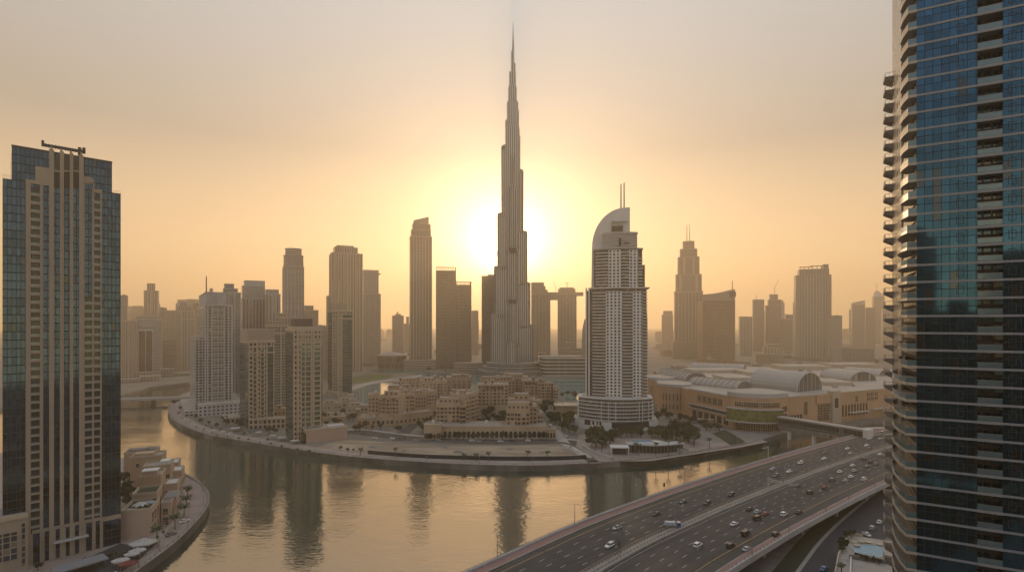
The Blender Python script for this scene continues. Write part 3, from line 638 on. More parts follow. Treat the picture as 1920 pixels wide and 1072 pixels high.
for lab, x, y, wd, dp, h in MT:
    t = thing('mirrored_tower', lab, 'tower', (x,y,4)); MB().box(0,wd,0,dp,0,h-4,0,1).build('shaft', [mg_,M['roofm']], t); MB().box(wd*.2,wd*.7,dp*.2,dp*.7,h-4,h+3).build('roof_plant', M['concd'], t)
# ------------------------------------------------------------------ other towers
def two(pxL, pxC, pxR, d, al, dp=None, w_=None):
    al = R(al); ca, sa = math.cos(al), math.sin(al); aL, aC, aR = [(p-960)/F for p in (pxL, pxC, pxR)]; cx = aC*d
    w = w_ or (aR*d-cx)/(ca-aR*sa); dd = dp or (cx-aL*d)/(sa+aL*ca)
    return (cx, d, 4), al, w, dd
FM = {}
def fm(wall, glass=(.06,.06,.06), cw=3., fh=3.6, wx=.6, wy=.6, **k):
    key = (wall, glass, cw, fh, wx, wy, tuple(sorted(k.items())))
    if key not in FM: FM[key] = facade('tower_facade', wall, glass, cw, fh, wx, wy, **k)
    return FM[key]
BE, BR, GY, LG, WH = (.40,.33,.26), (.24,.19,.15), (.30,.28,.26), (.42,.39,.36), (.56,.53,.5)
TG = (.055,.115,.12)
def tower(name, label, cat, pxL, pxC, pxR, d, al, top, mat, tiers=(), dp=None, piers=0, pw=1.2, pp=.7, bands=(), pmat=None, roofbox=None, parapet=1.4, group=None, lpiers=0, bottom=0.):
    """tiers: (top row, left px, right px, front m, back m) stacked upward on the shaft"""
    loc, rz, w, dd = two(pxL, pxC, pxR, d, al, dp); s = d/F; pmat = pmat or M['stonel']
    t = thing(name, label, cat, loc, rz, group); zt = Z(top, d)-4
    MB().box(0, w, 0, dd, bottom, zt, 0, 1).build('shaft', [mat, M['roofm']], t)
    if parapet: MB().box(-.3,w+.3,-.3,.5,zt-.4,zt+parapet).box(-.3,w+.3,dd-.5,dd+.3,zt-.4,zt+parapet).box(-.3,.5,.5,dd-.5,zt-.4,zt+parapet).box(w-.5,w+.3,.5,dd-.5,zt-.4,zt+parapet).build('parapet', pmat, t)
    if piers:
        me = MB().box(-pw/2, pw/2, -pp, .1, bottom, zt-1).mesh('pier', [pmat])
        for k in range(piers): link('pier', me, t, (pw/2+(w-pw)*k/(piers-1),0,0))
    if lpiers:
        me = MB().box(-pp, .1, -pw/2, pw/2, bottom, zt-1).mesh('pier', [pmat])
        for k in range(lpiers): link('pier', me, t, (0,pw/2+(dd-pw)*k/(lpiers-1),0))
    for py in bands:
        zz = Z(py,d)-4; MB().box(-.6,w+.6,-.6,dd+.6,zz-.7,zz+.7).build('ledge', pmat, t)
    zb = zt; ppx = lambda px: w*(px-pxC)/(pxR-pxC)
    for tp in tiers:
        py, a, b, fr, bk = tp[:5]; mt = tp[5] if len(tp) > 5 else mat
        zt2 = Z(py,d)-4; MB().box(ppx(a), ppx(b), fr, max(fr+3,dd-bk), zb, zt2, 0, 1).build('setback', [mt, M['roofm']], t)
        MB().box(ppx(a)-.3, ppx(b)+.3, fr-.3, max(fr+3,dd-bk)+.3, zt2, zt2+.9).build('parapet', pmat, t); zb = zt2
    if roofbox:
        a,b,py = roofbox; MB().box(ppx(a), ppx(b), dd*.3, dd*.7, zb, Z(py,d)-4).build('roof_plant', M['concd'], t)
    r_ = random.Random(int(pxL*7+top))
    for k in range(3):
        x = w*(.15+.6*r_.random()); y = dd*(.15+.6*r_.random())
        if not tiers: MB().box(x, x+2+4*r_.random(), y, y+3, zt, zt+1.5+2*r_.random()).build('roof_unit', M['steel'], t)
    return t, w, dd, zt
# --- the near trio on the far bank
def slab_floors(t, x0, x1, y, za, zb, fh, proud, th=.5, name='balcony', mat=None, side=0):
    me = (MB().box(x0, x1, y-proud, y+.1, -th/2, th/2+.5) if not side else MB().box(y-proud, y+.1, x0, x1, -th/2, th/2+.5)).mesh(name, [mat or M['stonel']])
    zz = za
    while zz < zb: link(name, me, t, (0,0,zz)); zz += fh
def white_tower():
    mt = fm((.46,.455,.45), (.028,.03,.032), 3.4, 3.2, .74, .68, gm=.3, blindp=.06)
    d = 612; t,w,dd,zt = tower('apartment_tower', 'tall pale grey apartment tower with stacked balcony slabs and rooftop spire, on the canal bend', 'tower', 370, 384, 436, d, 34, 572, mt, pmat=M['wgrey'], tiers=[(548,387,425,1.5,4,plain('pale_crown',(.40,.40,.40),.7))])
    z = lambda py: Z(py,d)-4; zb = z(772)
    q = lambda px: w*(px-384)/52
    for a,b in ((386,392),(399,407),(411,419),(424,428)): slab_floors(t, q(a), q(b), 0, zb+3, zt-4, 3.2, 1.5, .4, mat=M['wgrey']) if a in (399,411) else None
    slab_floors(t, q(398), q(419.5), 0, zb+1.4, zt-4, 6.4, .5, .3, 'ledge', M['wgrey'])
    for a in (384.8,389,397.5,408.5,420,428.5,435): MB().box(q(a)-.7, q(a)+.7, -.7, .1, 0, zt-2).build('pier', M['wgrey'], t)
    slab_floors(t, 2, dd-3, 0, zb+3, zt-4, 3.2, 1.3, .4, 'side_balcony', M['wgrey'], 1)
    MB().box(q(395), q(424), -.4, 4, zt-12, zt-1).build('crown_panel', M['concd'], t)
    MB().box(q(393), q(399), .3, 4, z(548), z(540)).build('roof_plant', M['wgrey'], t)
    m = MB(); m.bar((q(387),2,z(548)),(q(387),2,z(520)),.7,6,0,.5); m.box(q(386.3),q(387.8),1.4,2.6,z(520),z(517)); m.bar((q(387),2,z(545)),(q(381),2,z(553)),.3,5); m.build('spire', M['dark'], t)
    # low wing and podium
    MB().box(-9, 2, 4, dd-4, 0, z(634), 0, 1).build('side_wing', [mt, M['roofm']], t)
    MB().box(-7, w+12, -9, dd, 0, z(757), 0, 1).build('podium', [fm((.48,.48,.48), (.05,.055,.06), 4.4, 4.0, .5, .5, gm=.3), M['roofw']], t)
    MB().box(-20, -7, -3, dd-6, 0, z(768), 0, 1).build('podium_wing', [fm((.45,.44,.43), (.05,.055,.06), 4.4, 4.0, .7, .5, gm=.3), M['roofw']], t)
    MB().box(-7.4, w+12.4, -9.4, -8.4, z(757), z(752)).build('podium_parapet', M['white'], t)
white_tower()
def teal_tower(label, pxL, pxC, pxR, d, al, top, base_py, glassw, bays, crown, name='apartment_tower', balc=True):
    """beige frame with window bays, teal glass corner at the left"""
    fr = fm((.50,.41,.31), (.030,.036,.038), 4.3, 4.55, .64, .56, gm=.3, blindp=.12, bump=.5)
    tg = fm((.06,.09,.09), (.13,.24,.25), 1.5, 4.55, .90, .80, gm=.9, gr=.08, wave=.04, blindp=.04)
    loc, rz, w, dd = two(pxL, pxC, pxR, d, al); t = thing(name, label, 'tower', loc, rz)
    z = lambda py: Z(py,d)-4; q = lambda px: w*(px-pxC)/(pxR-pxC); zt = z(top)
    MB().box(0, w, 0, dd, 0, zt, 0, 1).build('shaft', [fr, M['roofm']], t)
    MB().box(-.25, 0, .6, dd-.6, 0, zt-3, 0, 1).build('side_glazing', [tg, M['roofm']], t)
    for a,b in glassw: MB().box(q(a), q(b), -.5, .05, 0, zt-6, 0, 1).build('front_glazing', [tg, M['roofm']], t)
    for a in bays: MB().box(q(a)-.55, q(a)+.55, -.75, .1, 0, zt-1).build('pier', M['stonel'], t)
    for k in range(len(bays)-1):
        if balc and k in balc: slab_floors(t, q(bays[k])+.55, q(bays[k+1])-.55, 0, 12, zt-10, 4.55, 1.4, .45, 'balcony', M['stonel']); MB().box(q(bays[k])+.55, q(bays[k+1])-.55, -.06, .1, 8, zt-9).build('balcony_glazing', tg, t)
    MB().box(-.5, w+.5, -.8, .6, zt-1.4, zt+1.4).box(-.5,.6,.6,dd,zt-1.4,zt+1.4).box(w-.6,w+.5,.6,dd,zt-1.4,zt+1.4).build('parapet', M['stonel'], t)
    MB().box(-.45, w+.45, -.7, .3, zt-12.5, zt-11).build('ledge', M['stonel'], t)
    for a,b,py,f_,mt in crown: MB().box(q(a), q(b), f_, dd*.8, zt, z(py), 0, 1).build('crown', [mt, M['roofm']], t)
    return t, w, dd, zt
teal_tower('beige and teal apartment tower with pillared attic, left of the brown topped twin', 450, 466, 515, 535, 40, 640, 803, [(500,512)], [467,474,481,488,495,500,513], [(468,512,622,.8,plain('attic_band',(.33,.29,.25),.8)),(464,514,617,.2,M['stone'])], balc=(1,3))
teal_tower('beige and teal apartment tower with brown plant box on its roof, beside the pink podium', 536, 550, 604, 475, 36, 618, 828, [(602,604)], [551,557,564,572,583,588,601], [(551,600,612,.8,M['stonel']),(556,588,597,4,plain('brown_plant_box',(.12,.10,.09),.8))], balc=(2,3,5))
teal_tower('slim beige tower with tall teal corner glazing and stepped attic, left of old town', 615, 623, 660, 785, 36, 582, 740, [(642,660)], [624,628,632,636,641], [(622,650,568,1,M['stone'])], balc=(1,))
# podiums between the pair of beige towers
def lowblock(name, label, cat, pxL, pxC, pxR, d, al, top, mat, dp=None, group=None, extra=None, roof=None, bottom=0):
    loc, rz, w, dd = two(pxL, pxC, pxR, d, al, dp); t = thing(name, label, cat, loc, rz, group); zt = Z(top,d)-4
    MB().box(0, w, 0, dd, bottom, zt, 0, 1).build('wall', [mat, roof or M['roofm']], t)
    MB().box(-.25,w+.25,-.25,.4,zt-.2,zt+.9).box(-.25,.4,.4,dd,zt-.2,zt+.9).box(w-.4,w+.25,.4,dd,zt-.2,zt+.9).build('parapet', M['stonel'], t)
    return t, w, dd, zt
arc_f = fm((.46,.38,.29), (.06,.06,.06), 4.2, 5.0, .62, .66, gm=.3, blindp=.12, bump=.6)
lowblock('podium_building', 'low beige arcaded podium with blue awning between two beige and teal towers', 'building', 466, 466.5, 537, 528, 14, 787, arc_f, 16)
t_,w_,dd_,z_ = lowblock('podium_building', 'windowless pinkish podium wall beside the brown topped tower', 'building', 573, 574, 651, 468, 33, 808, M['pinkwall'], 26)
MB().box(w_*.55, w_*.95, 4, 9, z_, z_+2).build('roof_plant', M['white'], t_); MB().box(-2.5,0,-.3,9,0,z_-2).build('glass_entrance', M['glassd'], t_)
lowblock('podium_building', 'small beige podium block beside the pale grey tower', 'building', 416, 424, 450, 560, 36, 785, arc_f)
loc, rz, w, dd = two(467,468,498,516,14,3); t = thing('awning', 'dark blue awning in front of the arcaded podium', 'awning', (loc[0],loc[1]-1,4), rz)
MB().prism([(0,0),(w,0),(w,3),(0,3)], 3.0, 3.3, 0, 0, True).build('cover', M['bluecanvas'], t); MB().box(0,.2,0,.2,0,3).box(w-.2,w,0,.2,0,3).build('post', M['steel'], t)
# --- the rest of the skyline
T = tower
g1 = fm(GY, (.10,.10,.10), 3.2, 3.6, .55, .7, gm=.4); g2 = fm(LG, (.12,.12,.12), 3, 3.6, .5, .66, gm=.4); g3 = fm(BE, (.11,.10,.09), 3.4, 3.6, .5, .6, gm=.3)
g4 = fm(BR, (.09,.075,.06), 2.6, 3.4, .7, .6, gm=.4); g5 = fm((.34,.34,.34), (.13,.14,.15), 1.8, 3.6, .8, .75, gm=.6, gr=.15); g6 = fm(BE, (.12,.11,.10), 30, 3.6, 1, .5, gm=.3)
gv = fm((.38,.33,.28), (.14,.12,.11), 5.0, 40, .5, 1, gm=.4); gb = fm((.34,.29,.245), (.12,.105,.095), 2.2, 3.8, .62, .72, gm=.45)
T('tower', 'narrow hazy tower slab half hidden behind the near left glass tower', 'tower', 214, 214.5, 238, 1250, 28, 554, g1, dp=18)
T('tower', 'beige stepped tower with square lantern top, rising behind the white banded block', 'tower', 268, 269.5, 297, 1450, 30, 545, gv, [(531,275,290,6,6)], dp=34, piers=5, pw=2)
T('tower', 'low pale tower beside the near left glass tower across the far canal', 'tower', 226, 227, 256, 1010, 30, 602, g3, dp=24, piers=5)
def banded():
    d = 1060; t,w,dd,zt = T('office_tower', 'white banded block with dark glass centre panel across the canal', 'tower', 252, 254, 303, d, 30, 598, fm(WH,(.08,.085,.09),30,3.7,1,.5,gm=.4), [(592,256,296,3,3)], dp=30)
    MB().box(w*.13, w*.66, -.8, .1, 6, Z(620,d)-4, 0, 0).build('dark_panel', fm((.10,.105,.11),(.05,.055,.06),1.9,3.7,.85,.8,gm=.5), t)
    for a in (.11,.385,.66): MB().box(w*a-.5, w*a+.5, -1.2, .1, 0, Z(617,d)-4).build('pier', M['white'], t)
    MB().box(w*.1, w*.68, -1.2, .1, Z(620,d)-4, Z(617,d)-4).build('lintel', M['white'], t)
banded()
T('tower', 'plain hazy slab tower between the lantern topped tower and the crowned pale tower', 'tower', 297, 298, 331, 1550, 30, 582, g1, [(577,299,312,2,2)], dp=26)
T('tower', 'pale crowned tower with stepped top and vertical ribs across the canal', 'tower', 326, 328, 364, 1177, 30, 583, fm((.46,.40,.34),(.12,.11,.10),3.6,3.5,.5,.7,gm=.3), [(574,331,359,3,3),(566,337,351,7,7)], dp=34, piers=7, pw=1.5, bands=(598,678))
T('tower', 'short hazy block at the foot of the crowned pale tower', 'tower', 303, 304, 329, 1120, 30, 637, g6, dp=20)
T('tower', 'slender hazy tower wrapped in orange scaffolding behind the canal bend tower', 'tower', 360, 361, 377, 1300, 30, 569, fm((.40,.27,.18),(.2,.15,.1),4,3.5,.5,.5,gm=0), dp=20)
T('tower', 'blue grey stepped tower directly behind the pale grey canal bend tower', 'tower', 414, 417, 452, 800, 30, 549, g5, [(541,419,446,2,2),(532,421,439,5,5)], dp=26, piers=4, pmat=M['wgrey'])
T('tower', 'ribbed tower with square portal crown behind the left beige and teal tower', 'tower', 451, 454, 498, 860, 30, 560, gv, [(536,455,497,1,2,g2),(526,459,497,1,4,M['wgrey'])], dp=30, piers=8, pw=1.3, pmat=M['wgrey'])
T('tower', 'ribbed tower with low rounded crown just left of the tapered round tower', 'tower', 494, 497, 526, 850, 28, 552, gv, [(543,499,523,2,2,g2)], dp=24, piers=5, pw=1.3, pmat=M['wgrey'])
T('tower', 'teal glass block with pale ledges between the two beige and teal towers', 'tower', 496, 499, 541, 660, 32, 612, fm((.40,.36,.31),TG,1.8,3.5,.8,.75,gm=.55,gr=.1), [(603,500,536,1,2,g3)], dp=24, piers=4, bands=(625,))
T('tower', 'stepped beige shoulder block behind the teal glass block', 'tower', 519, 520, 545, 760, 30, 596, g3, [(588,521,538,2,2)], dp=18)
T('tower', 'squat tower with small square cap behind the brown topped tower', 'tower', 562, 563.5, 597, 1150, 26, 582, g3, [(573,572,588,4,4)], dp=30)
T('tower', 'hazy sliver of a tower between the brown topped tower and slim teal corner tower', 'tower', 594, 595, 612, 1000, 26, 612, g3, dp=16)
def round_tower():
    d = 1000; c = 543; s = d/F; t = thing('tower', 'round tower with banded storeys tapering in steps to a flat top', 'tower', (X(c,d), d+18, 4), 0); z = lambda py: Z(py,d)-4
    mt = fm((.40,.36,.32), (.12,.11,.10), 40, 3.7, 1, .45, gm=.4); zb = 0
    for py, r in ((500,19.3),(478,18),(465,15)):
        MB().cyl(0,0,r*s/1.0,zb,z(py),28,0,1,r2=r*s*(.985 if py==500 else .96)).build('shaft', [mt, M['roofm']], t); MB().cyl(0,0,r*s+.4,z(py)-.5,z(py)+.8,28,0,0,bot=True).build('ledge', M['wgrey'], t); zb = z(py)
    for k in range(8):
        a = R(200+k*20); MB().bar((19.4*s*math.cos(a),19.4*s*math.sin(a),0),(19.1*s*math.cos(a),19.1*s*math.sin(a),z(503)),.8,4).build('rib', M['wgrey'], t)
round_tower()
T('tower', 'big grooved dark tower with shouldered flat top left of the lake', 'tower', 617, 621.5, 680, 1150, 24, 474, gv, [(462,628,671,3,3),(459,632,664,5,5)], dp=44, piers=11, pw=2, pp=1.2, lpiers=3)
T('tower', 'plain pale slab with notched shoulder to the right of the big grooved tower', 'tower', 679, 681, 714, 1310, 22, 551, g2, [(506,682,710,0.5,1)], dp=34, bands=(512,))
T('tower', 'narrow slab rising at the left edge of the slim teal corner tower', 'tower', 612, 613.5, 621.5, 950, 26, 556, g1, dp=14)
T('tower', 'isolated hazy dark tower with rooftop antenna above the domed hall', 'tower', 735, 736, 757, 1650, 16, 592, g1, [(589,742,752,4,4)], dp=30, roofbox=(745,747,584))
T('tower', 'very hazy narrow tower touching the slant topped tower', 'tower', 757, 758, 768, 1900, 14, 607, g1, [(594,762,767,2,2)], dp=24)
def slant_tower():
    d = 1250; t,w,dd,zt = T('tower', 'tall tower with slanted roof and narrow vertical ribs left of the sun', 'tower', 766, 769, 810, d, 13, 443, gb, [(430,771.5,808,2,2),(419,774,807.5,3,3)], dp=44, piers=8, pw=1.6, pp=1)
    q = lambda px: w*(px-769)/41; z = lambda py: Z(py,d)-4; m = MB(); y0,y1 = 4,34
    P = [(q(774.5),z(419)),(q(804),z(419)),(q(804),z(405)),(q(801),z(405)),(q(776),z(412))]
    m.face([(x,y0,zz) for x,zz in P]); m.face([(x,y1,zz) for x,zz in P[::-1]])
    for k in range(5): a,b = P[k],P[(k+1)%5]; m.face([(a[0],y0,a[1]),(a[0],y1,a[1]),(b[0],y1,b[1]),(b[0],y0,b[1])])
    m.build('slanted_crown', M['stone'], t)
    MB().box(q(781), q(797), -.6, .1, z(490), z(446)).build('crown_panel', g6, t); MB().box(-4, w+3, -8, dd, 0, z(673)).build('podium', g6, t)
slant_tower()
def pair():
    for lab,a,b,d,tp in (('dark bronze slab with pierced parapet, taller of a joined pair by the sun',817,855,1225,500),('dark bronze slab with pierced parapet, lower of a joined pair by the sun',855,884,1235,527)):
        t,w,dd,zt = T('tower', lab, 'tower', a-.5, a+.3, b, d, 8, tp+8, g4, dp=40, parapet=0)
        m = MB(); m.box(0,w,0,1,zt+8,zt+9.5); m.box(0,w,0,1,zt,zt+1.5)
        for k in range(12): m.box(w*k/11.5, w*k/11.5+1.1, .1, 1, zt+1.5, zt+8)
        m.box(0,1,1,40,zt,zt+9.5); m.box(w-1,w,1,40,zt,zt+9.5); m.build('pierced_parapet', M['concd'], t)
pair()
T('tower', 'hazy slab between the bronze pair and the tallest skyscraper', 'tower', 884, 884.3, 897, 1750, 5, 583, g3, dp=30)
T('tower', 'bronze slab tower half hidden behind the tallest skyscraper on its left', 'tower', 903, 903.3, 936, 1360, 4, 518, g4, [(515,915,928,3,3)], dp=36)
def twin_bridge():
    d = 1500; s = d/F; t = thing('twin_tower', 'twin hazy golden towers joined by a skybridge with a jutting end, beyond the lake', 'tower', (X(1040,d), d, 4), R(-3)); x = lambda px: (px-1040)*s; z = lambda py: Z(py,d)-4
    mt = fm((.42,.34,.26), (.15,.13,.11), 4, 3.8, .5, 1, gm=.4)
    MB().box(x(996), x(1032), 0, 40, 0, z(553), 0, 1).build('tower_shaft', [mt,M['roofm']], t); MB().box(x(1046), x(1081), 0, 40, 0, z(552), 0, 1).build('tower_shaft', [mt,M['roofm']], t)
    m = MB(); zz = [(529,996,1020),(536,1019.9,1023),(543,1022.9,1027),(549,1026.9,1031)]
    for py,a,b in zz: m.box(x(a), x(b), 1, 39, z(553)-.1, z(py))
    m.build('stepped_crown', M['stone'], t)
    m = MB(); m.box(x(1023), x(1081), 4, 36, z(561), z(547.5)); m.box(x(1080.9), x(1094), 6, 34, z(554), z(547.6)); m.box(x(1032),x(1046),3,37,z(561.5),z(557)); m.build('skybridge', M['stone'], t)
    m = MB(); m.box(x(1047), x(1079), 6, 34, z(547), z(541)); m.box(x(1050), x(1076), 8, 32, z(541), z(538.5)); m.build('roof_deck', M['stone'], t)
    m = MB(); m.bar((x(1064),20,z(539)),(x(1064),20,z(529)),.7,5); m.bar((x(1060),20,z(530)),(x(1067),20,z(529)),.6,5); m.build('roof_crane', M['steel'], t)
    m = MB(); m.bar((x(1043),20,z(548)),(x(1043),20,z(540)),.6,5); m.bar((x(1043),20,z(541)),(x(1038),20,z(527)),.5,5); m.build('roof_crane', M['steel'], t)
    MB().box(x(1046), x(1090), -30, 20, 0, z(652), 0, 1).build('podium', [g6,M['roofm']], t); MB().box(x(1056), x(1074), -20, 20, z(652), z(641), 0, 1).build('podium_storey', [g6,M['roofm']], t)
twin_bridge()
def rounded(name, lab, pc, hw, d, tp, al=0, mat=None, tops=None):
    t = thing(name, lab, 'tower', (X(pc,d), d+hw*d/F, 4), 0); r = hw*d/F; zb = 0
    for py, f0, f1 in tops: MB().cyl(0,0,r*f0,zb,Z(py,d)-4,28,0,1,r2=r*f1).build('shaft', [mat or g6, M['roofm']], t); zb = Z(py,d)-4
rounded('tower', 'hazy tower with rounded top peeping out on the left of the white hotel tower', 1118, 24, 1050, 590, mat=fm(BE,(.12,.11,.10),3,3.6,.5,.6,gm=.3), tops=((640,1,1),(615,1,.94),(600,.94,.8),(588,.8,.5)))
rounded('tower', 'hazy tower with rounded top peeping out on the right of the white hotel tower', 1198, 21.5, 1000, 550, mat=fm(BE,(.12,.11,.10),3,3.7,.5,.6,gm=.3), tops=((650,1,1),(600,1,.97),(575,.97,.88),(558,.88,.65)))
T('tower', 'small pinkish hazy block in the gap right of the white hotel tower', 'tower', 1240.7, 1241, 1262, 2100, -14, 590, fm((.42,.30,.24),(.15,.12,.1),4,3.6,.5,.6,gm=.2), [(583,1244,1261,3,3)], dp=40)
def twin_spire():
    d = 1580; t,w,dd,zt = T('tower', 'stepped beige tower crowned by two thin spires', 'tower', 1264.7, 1265, 1318, d, -15, 547, gb, [(515,1267.5,1316,3,3),(482,1271.5,1312,6,6),(467,1275.5,1308,9,9),(452,1281,1303,14,14)], dp=70, piers=9, pw=2, pp=1.2)
    q = lambda px: w*(px-1265)/53; z = lambda py: Z(py,d)-4
    for px in (1289.3,1294.5): MB().bar((q(px),30,z(453)),(q(px),30,z(419)),1.3,6,0,.8).build('spire', M['steel'], t)
    MB().box(-6, w+4, -6, 70, 0, z(640), 0, 1).build('podium', [gb,M['roofm']], t); MB().box(-.8, w+.8, -1.5, 70.8, z(548.5), z(546)).build('ledge', M['stonel'], t)
    for (a,b,p0,p1) in ((1274,1279,515,547),(1304,1309,515,547),(1281,1285,482,515),(1299,1303,482,515)): MB().box(q(a),q(b),(3 if p0==515 else 6)-1.2,(3 if p0==515 else 6),z(p1),z(p0)-1).build('pier', M['stonel'], t)
twin_spire()
def curved_roof():
    d = 1359; s = d/F; t = thing('tower', 'rounded brown tower with sweeping curved roof and corner spike', 'tower', (X(1354.5,d), d+36, 4), 0); z = lambda py: Z(py,d)-4; x = lambda px: (px-1354.5)*s
    P = [(x(1323.5)+k*(x(1385.5)-x(1323.5))/16, -36*math.sqrt(max(.03,1-((k-8)/8.6)**2))) for k in range(17)]+[(x(1385.5),30),(x(1323.5),30)]
    MB().prism(P, 0, z(563), 0, 1).build('shaft', [fm((.26,.19,.145),(.11,.085,.07),2.8,3.5,.62,.6,gm=.4),M['roofm']], t)
    m = MB(); f = lambda px: z(551-10*(max(0,px-1324)/61)**1.7); n = 16
    for k in range(n):
        a,b = P[k],P[k+1]; pa,pb = 1323.5+62*k/n, 1323.5+62*(k+1)/n
        m.face([(*a,z(563)),(*b,z(563)),(*b,f(pb)),(*a,f(pa))]); m.face([(*a,f(pa)),(*b,f(pb)),(b[0],30,f(pb)),(a[0],30,f(pa))])
    m.face([(P[n][0],P[n][1],z(563)),(P[n][0],30,z(563)),(P[n][0],30,f(1385.5)),(P[n][0],P[n][1],f(1385.5))]); m.build('curved_crown', M['stone'], t)
    MB().bar((x(1383),-4,z(545)),(x(1383),-4,z(524)),1.5,6,0,.8).build('spike', M['steel'], t)
    m = MB(); m.box(x(1369), x(1381), -33, -30, z(556), z(547)); m.build('crown_opening', M['glassd'], t)
curved_roof()
def crane(t, x, y, z, h, dx, dz):
    m = MB(); m.bar((x,y,z),(x,y,z+h),1.1,4); m.bar((x-dx*.25,y,z+h-dz*.1),(x+dx,y,z+h+dz),.8,4); m.build('roof_crane', M['steel'], t)
T('tower', 'pale ribbed block just right of the curved roof tower', 'tower', 1386.5, 1387, 1411, 1720, -18, 594, g2, dp=40, piers=5, pw=2)
t,w,dd,zt = T('tower', 'dark unfinished tower with jagged top, first in the hazy construction row', 'tower', 1411.7, 1412, 1433, 2000, -20, 562, g1, dp=40); crane(t, w*.3, 10, zt, 12, 6, 6)
t,w,dd,zt = T('tower', 'stepped unfinished tower carrying a leaning crane in the hazy construction row', 'tower', 1435.7, 1436, 1465, 2000, -20, 573, g1, [(562,1441,1465,3,3),(552,1444,1459,6,6)], dp=40); crane(t, w*.6, 12, zt+46, 20, 14, 32)
t,w,dd,zt = T('tower', 'low unfinished tower with crane between the crane tower and the big slab', 'tower', 1465.2, 1465.5, 1494, 1900, -20, 598, g1, [(590,1476,1494,2,2)], dp=40); crane(t, w*.25, 8, zt, 18, 14, -3)
def big_slab():
    d = 1514; t,w,dd,zt = T('tower', 'broad grey slab tower with open roof frame, largest on the right skyline', 'tower', 1491.5, 1492, 1559, d, -22, 517, fm((.36,.33,.30),(.14,.14,.14),2.4,3.7,.66,.8,gm=.55), dp=46, piers=2, pw=11, pp=1.5, pmat=M['stone'])
    q = lambda px: w*(px-1492)/67; z = lambda py: Z(py,d)-4
    MB().box(q(1499), q(1555), 2, 44, zt, z(505), 0, 1).build('crown', [g1,M['roofm']], t)
    m = MB(); m.box(q(1499), q(1524), 2, 4, z(502), z(500.5)); m.box(q(1520), q(1546), 2, 4, z(500.5), z(499)); m.box(q(1545), q(1554), 2, 40, z(505), z(497))
    for px in (1500,1508,1516,1524,1532,1540): m.box(q(px), q(px)+1.5, 2, 4, z(505), z(500.3))
    m.build('roof_frame', M['concd'], t)
    for k in range(9): MB().box(q(1503)+k*q(1497.6), q(1503)+k*q(1497.6)+1.4, -.9, .1, 10, zt-2).build('pier', M['wgrey'], t)
    MB().box(-5, w+5, -10, 46, 0, z(668), 0, 1).build('podium', [g6,M['roofm']], t)
big_slab()
T('tower', 'narrow hazy slab touching the left edge of the broad grey slab tower', 'tower', 1488.8, 1489, 1495, 1650, -20, 567, g2, dp=26)
T('tower', 'plain hazy tower touching the right edge of the broad grey slab tower', 'tower', 1558.7, 1559, 1579, 1700, -24, 592, g2, dp=30)
t,w,dd,zt = T('tower', 'hazy tower with slanting wedge roof near the right skyline end', 'tower', 1597.6, 1598, 1622, 2200, -25, 571, g5, dp=40)
m = MB(); z1 = Z(571,2200)-4; P=[(0,z1),(w,z1),(w,z1+18),(0,z1+8)]
m.face([(x,0,q) for x,q in P]); m.face([(x,38,q) for x,q in P[::-1]]); m.face([(0,0,z1+8),(w,0,z1+18),(w,38,z1+18),(0,38,z1+8)]); m.face([(w,0,z1),(w,38,z1),(w,38,z1+18),(w,0,z1+18)]); m.face([(0,38,z1),(0,0,z1),(0,0,z1+8),(0,38,z1+8)]); m.build('wedge_roof', M['wgrey'], t)
T('tower', 'low hazy companion block beside the wedge roof tower', 'tower', 1622.6, 1623, 1641, 2250, -25, 577, g5, dp=40)
T('tower', 'pale narrow hazy tower left of the wedge roof tower', 'tower', 1592.7, 1593, 1598, 2400, -25, 581, g2, dp=24)
t,w,dd,zt = T('tower', 'farthest hazy tower with pointed roof and thin antenna', 'tower', 1637.6, 1638, 1659, 2700, -26, 556, g5, dp=50, parapet=0)
m = MB(); a = [(0,0),(w,0),(w,50),(0,50)]
m.prism(a, zt, Z(545,2700)-4, 0, 0, top_poly=[(w*.2,15),(w*.5,15),(w*.5,30),(w*.2,30)]); m.bar((w*.35,22,zt+20),(w*.35,22,Z(531,2700)-4),1.2,5); m.build('pointed_roof', M['wgrey'], t)
T('tower', 'tall hazy slab behind the near right tower edge', 'tower', 1655, 1655.3, 1684, 2300, -26, 580, g2, dp=40)
# low beige mid-rises in the hazy district
T('office_block', 'squat ribbed office block in front of the hazy construction row', 'building', 1431.6, 1432, 1469, 1450, -18, 652, g3, [(645,1440,1462,4,4)], dp=30, piers=7, pw=2)
T('office_block', 'squat grey block at the foot of the broad grey slab tower', 'building', 1560.6, 1561, 1578, 1420, -20, 650, g2, dp=26)
T('office_block', 'long low dark block with trees before it near the right tower', 'building', 1578.6, 1579, 1640, 1500, -22, 652, g1, dp=30)
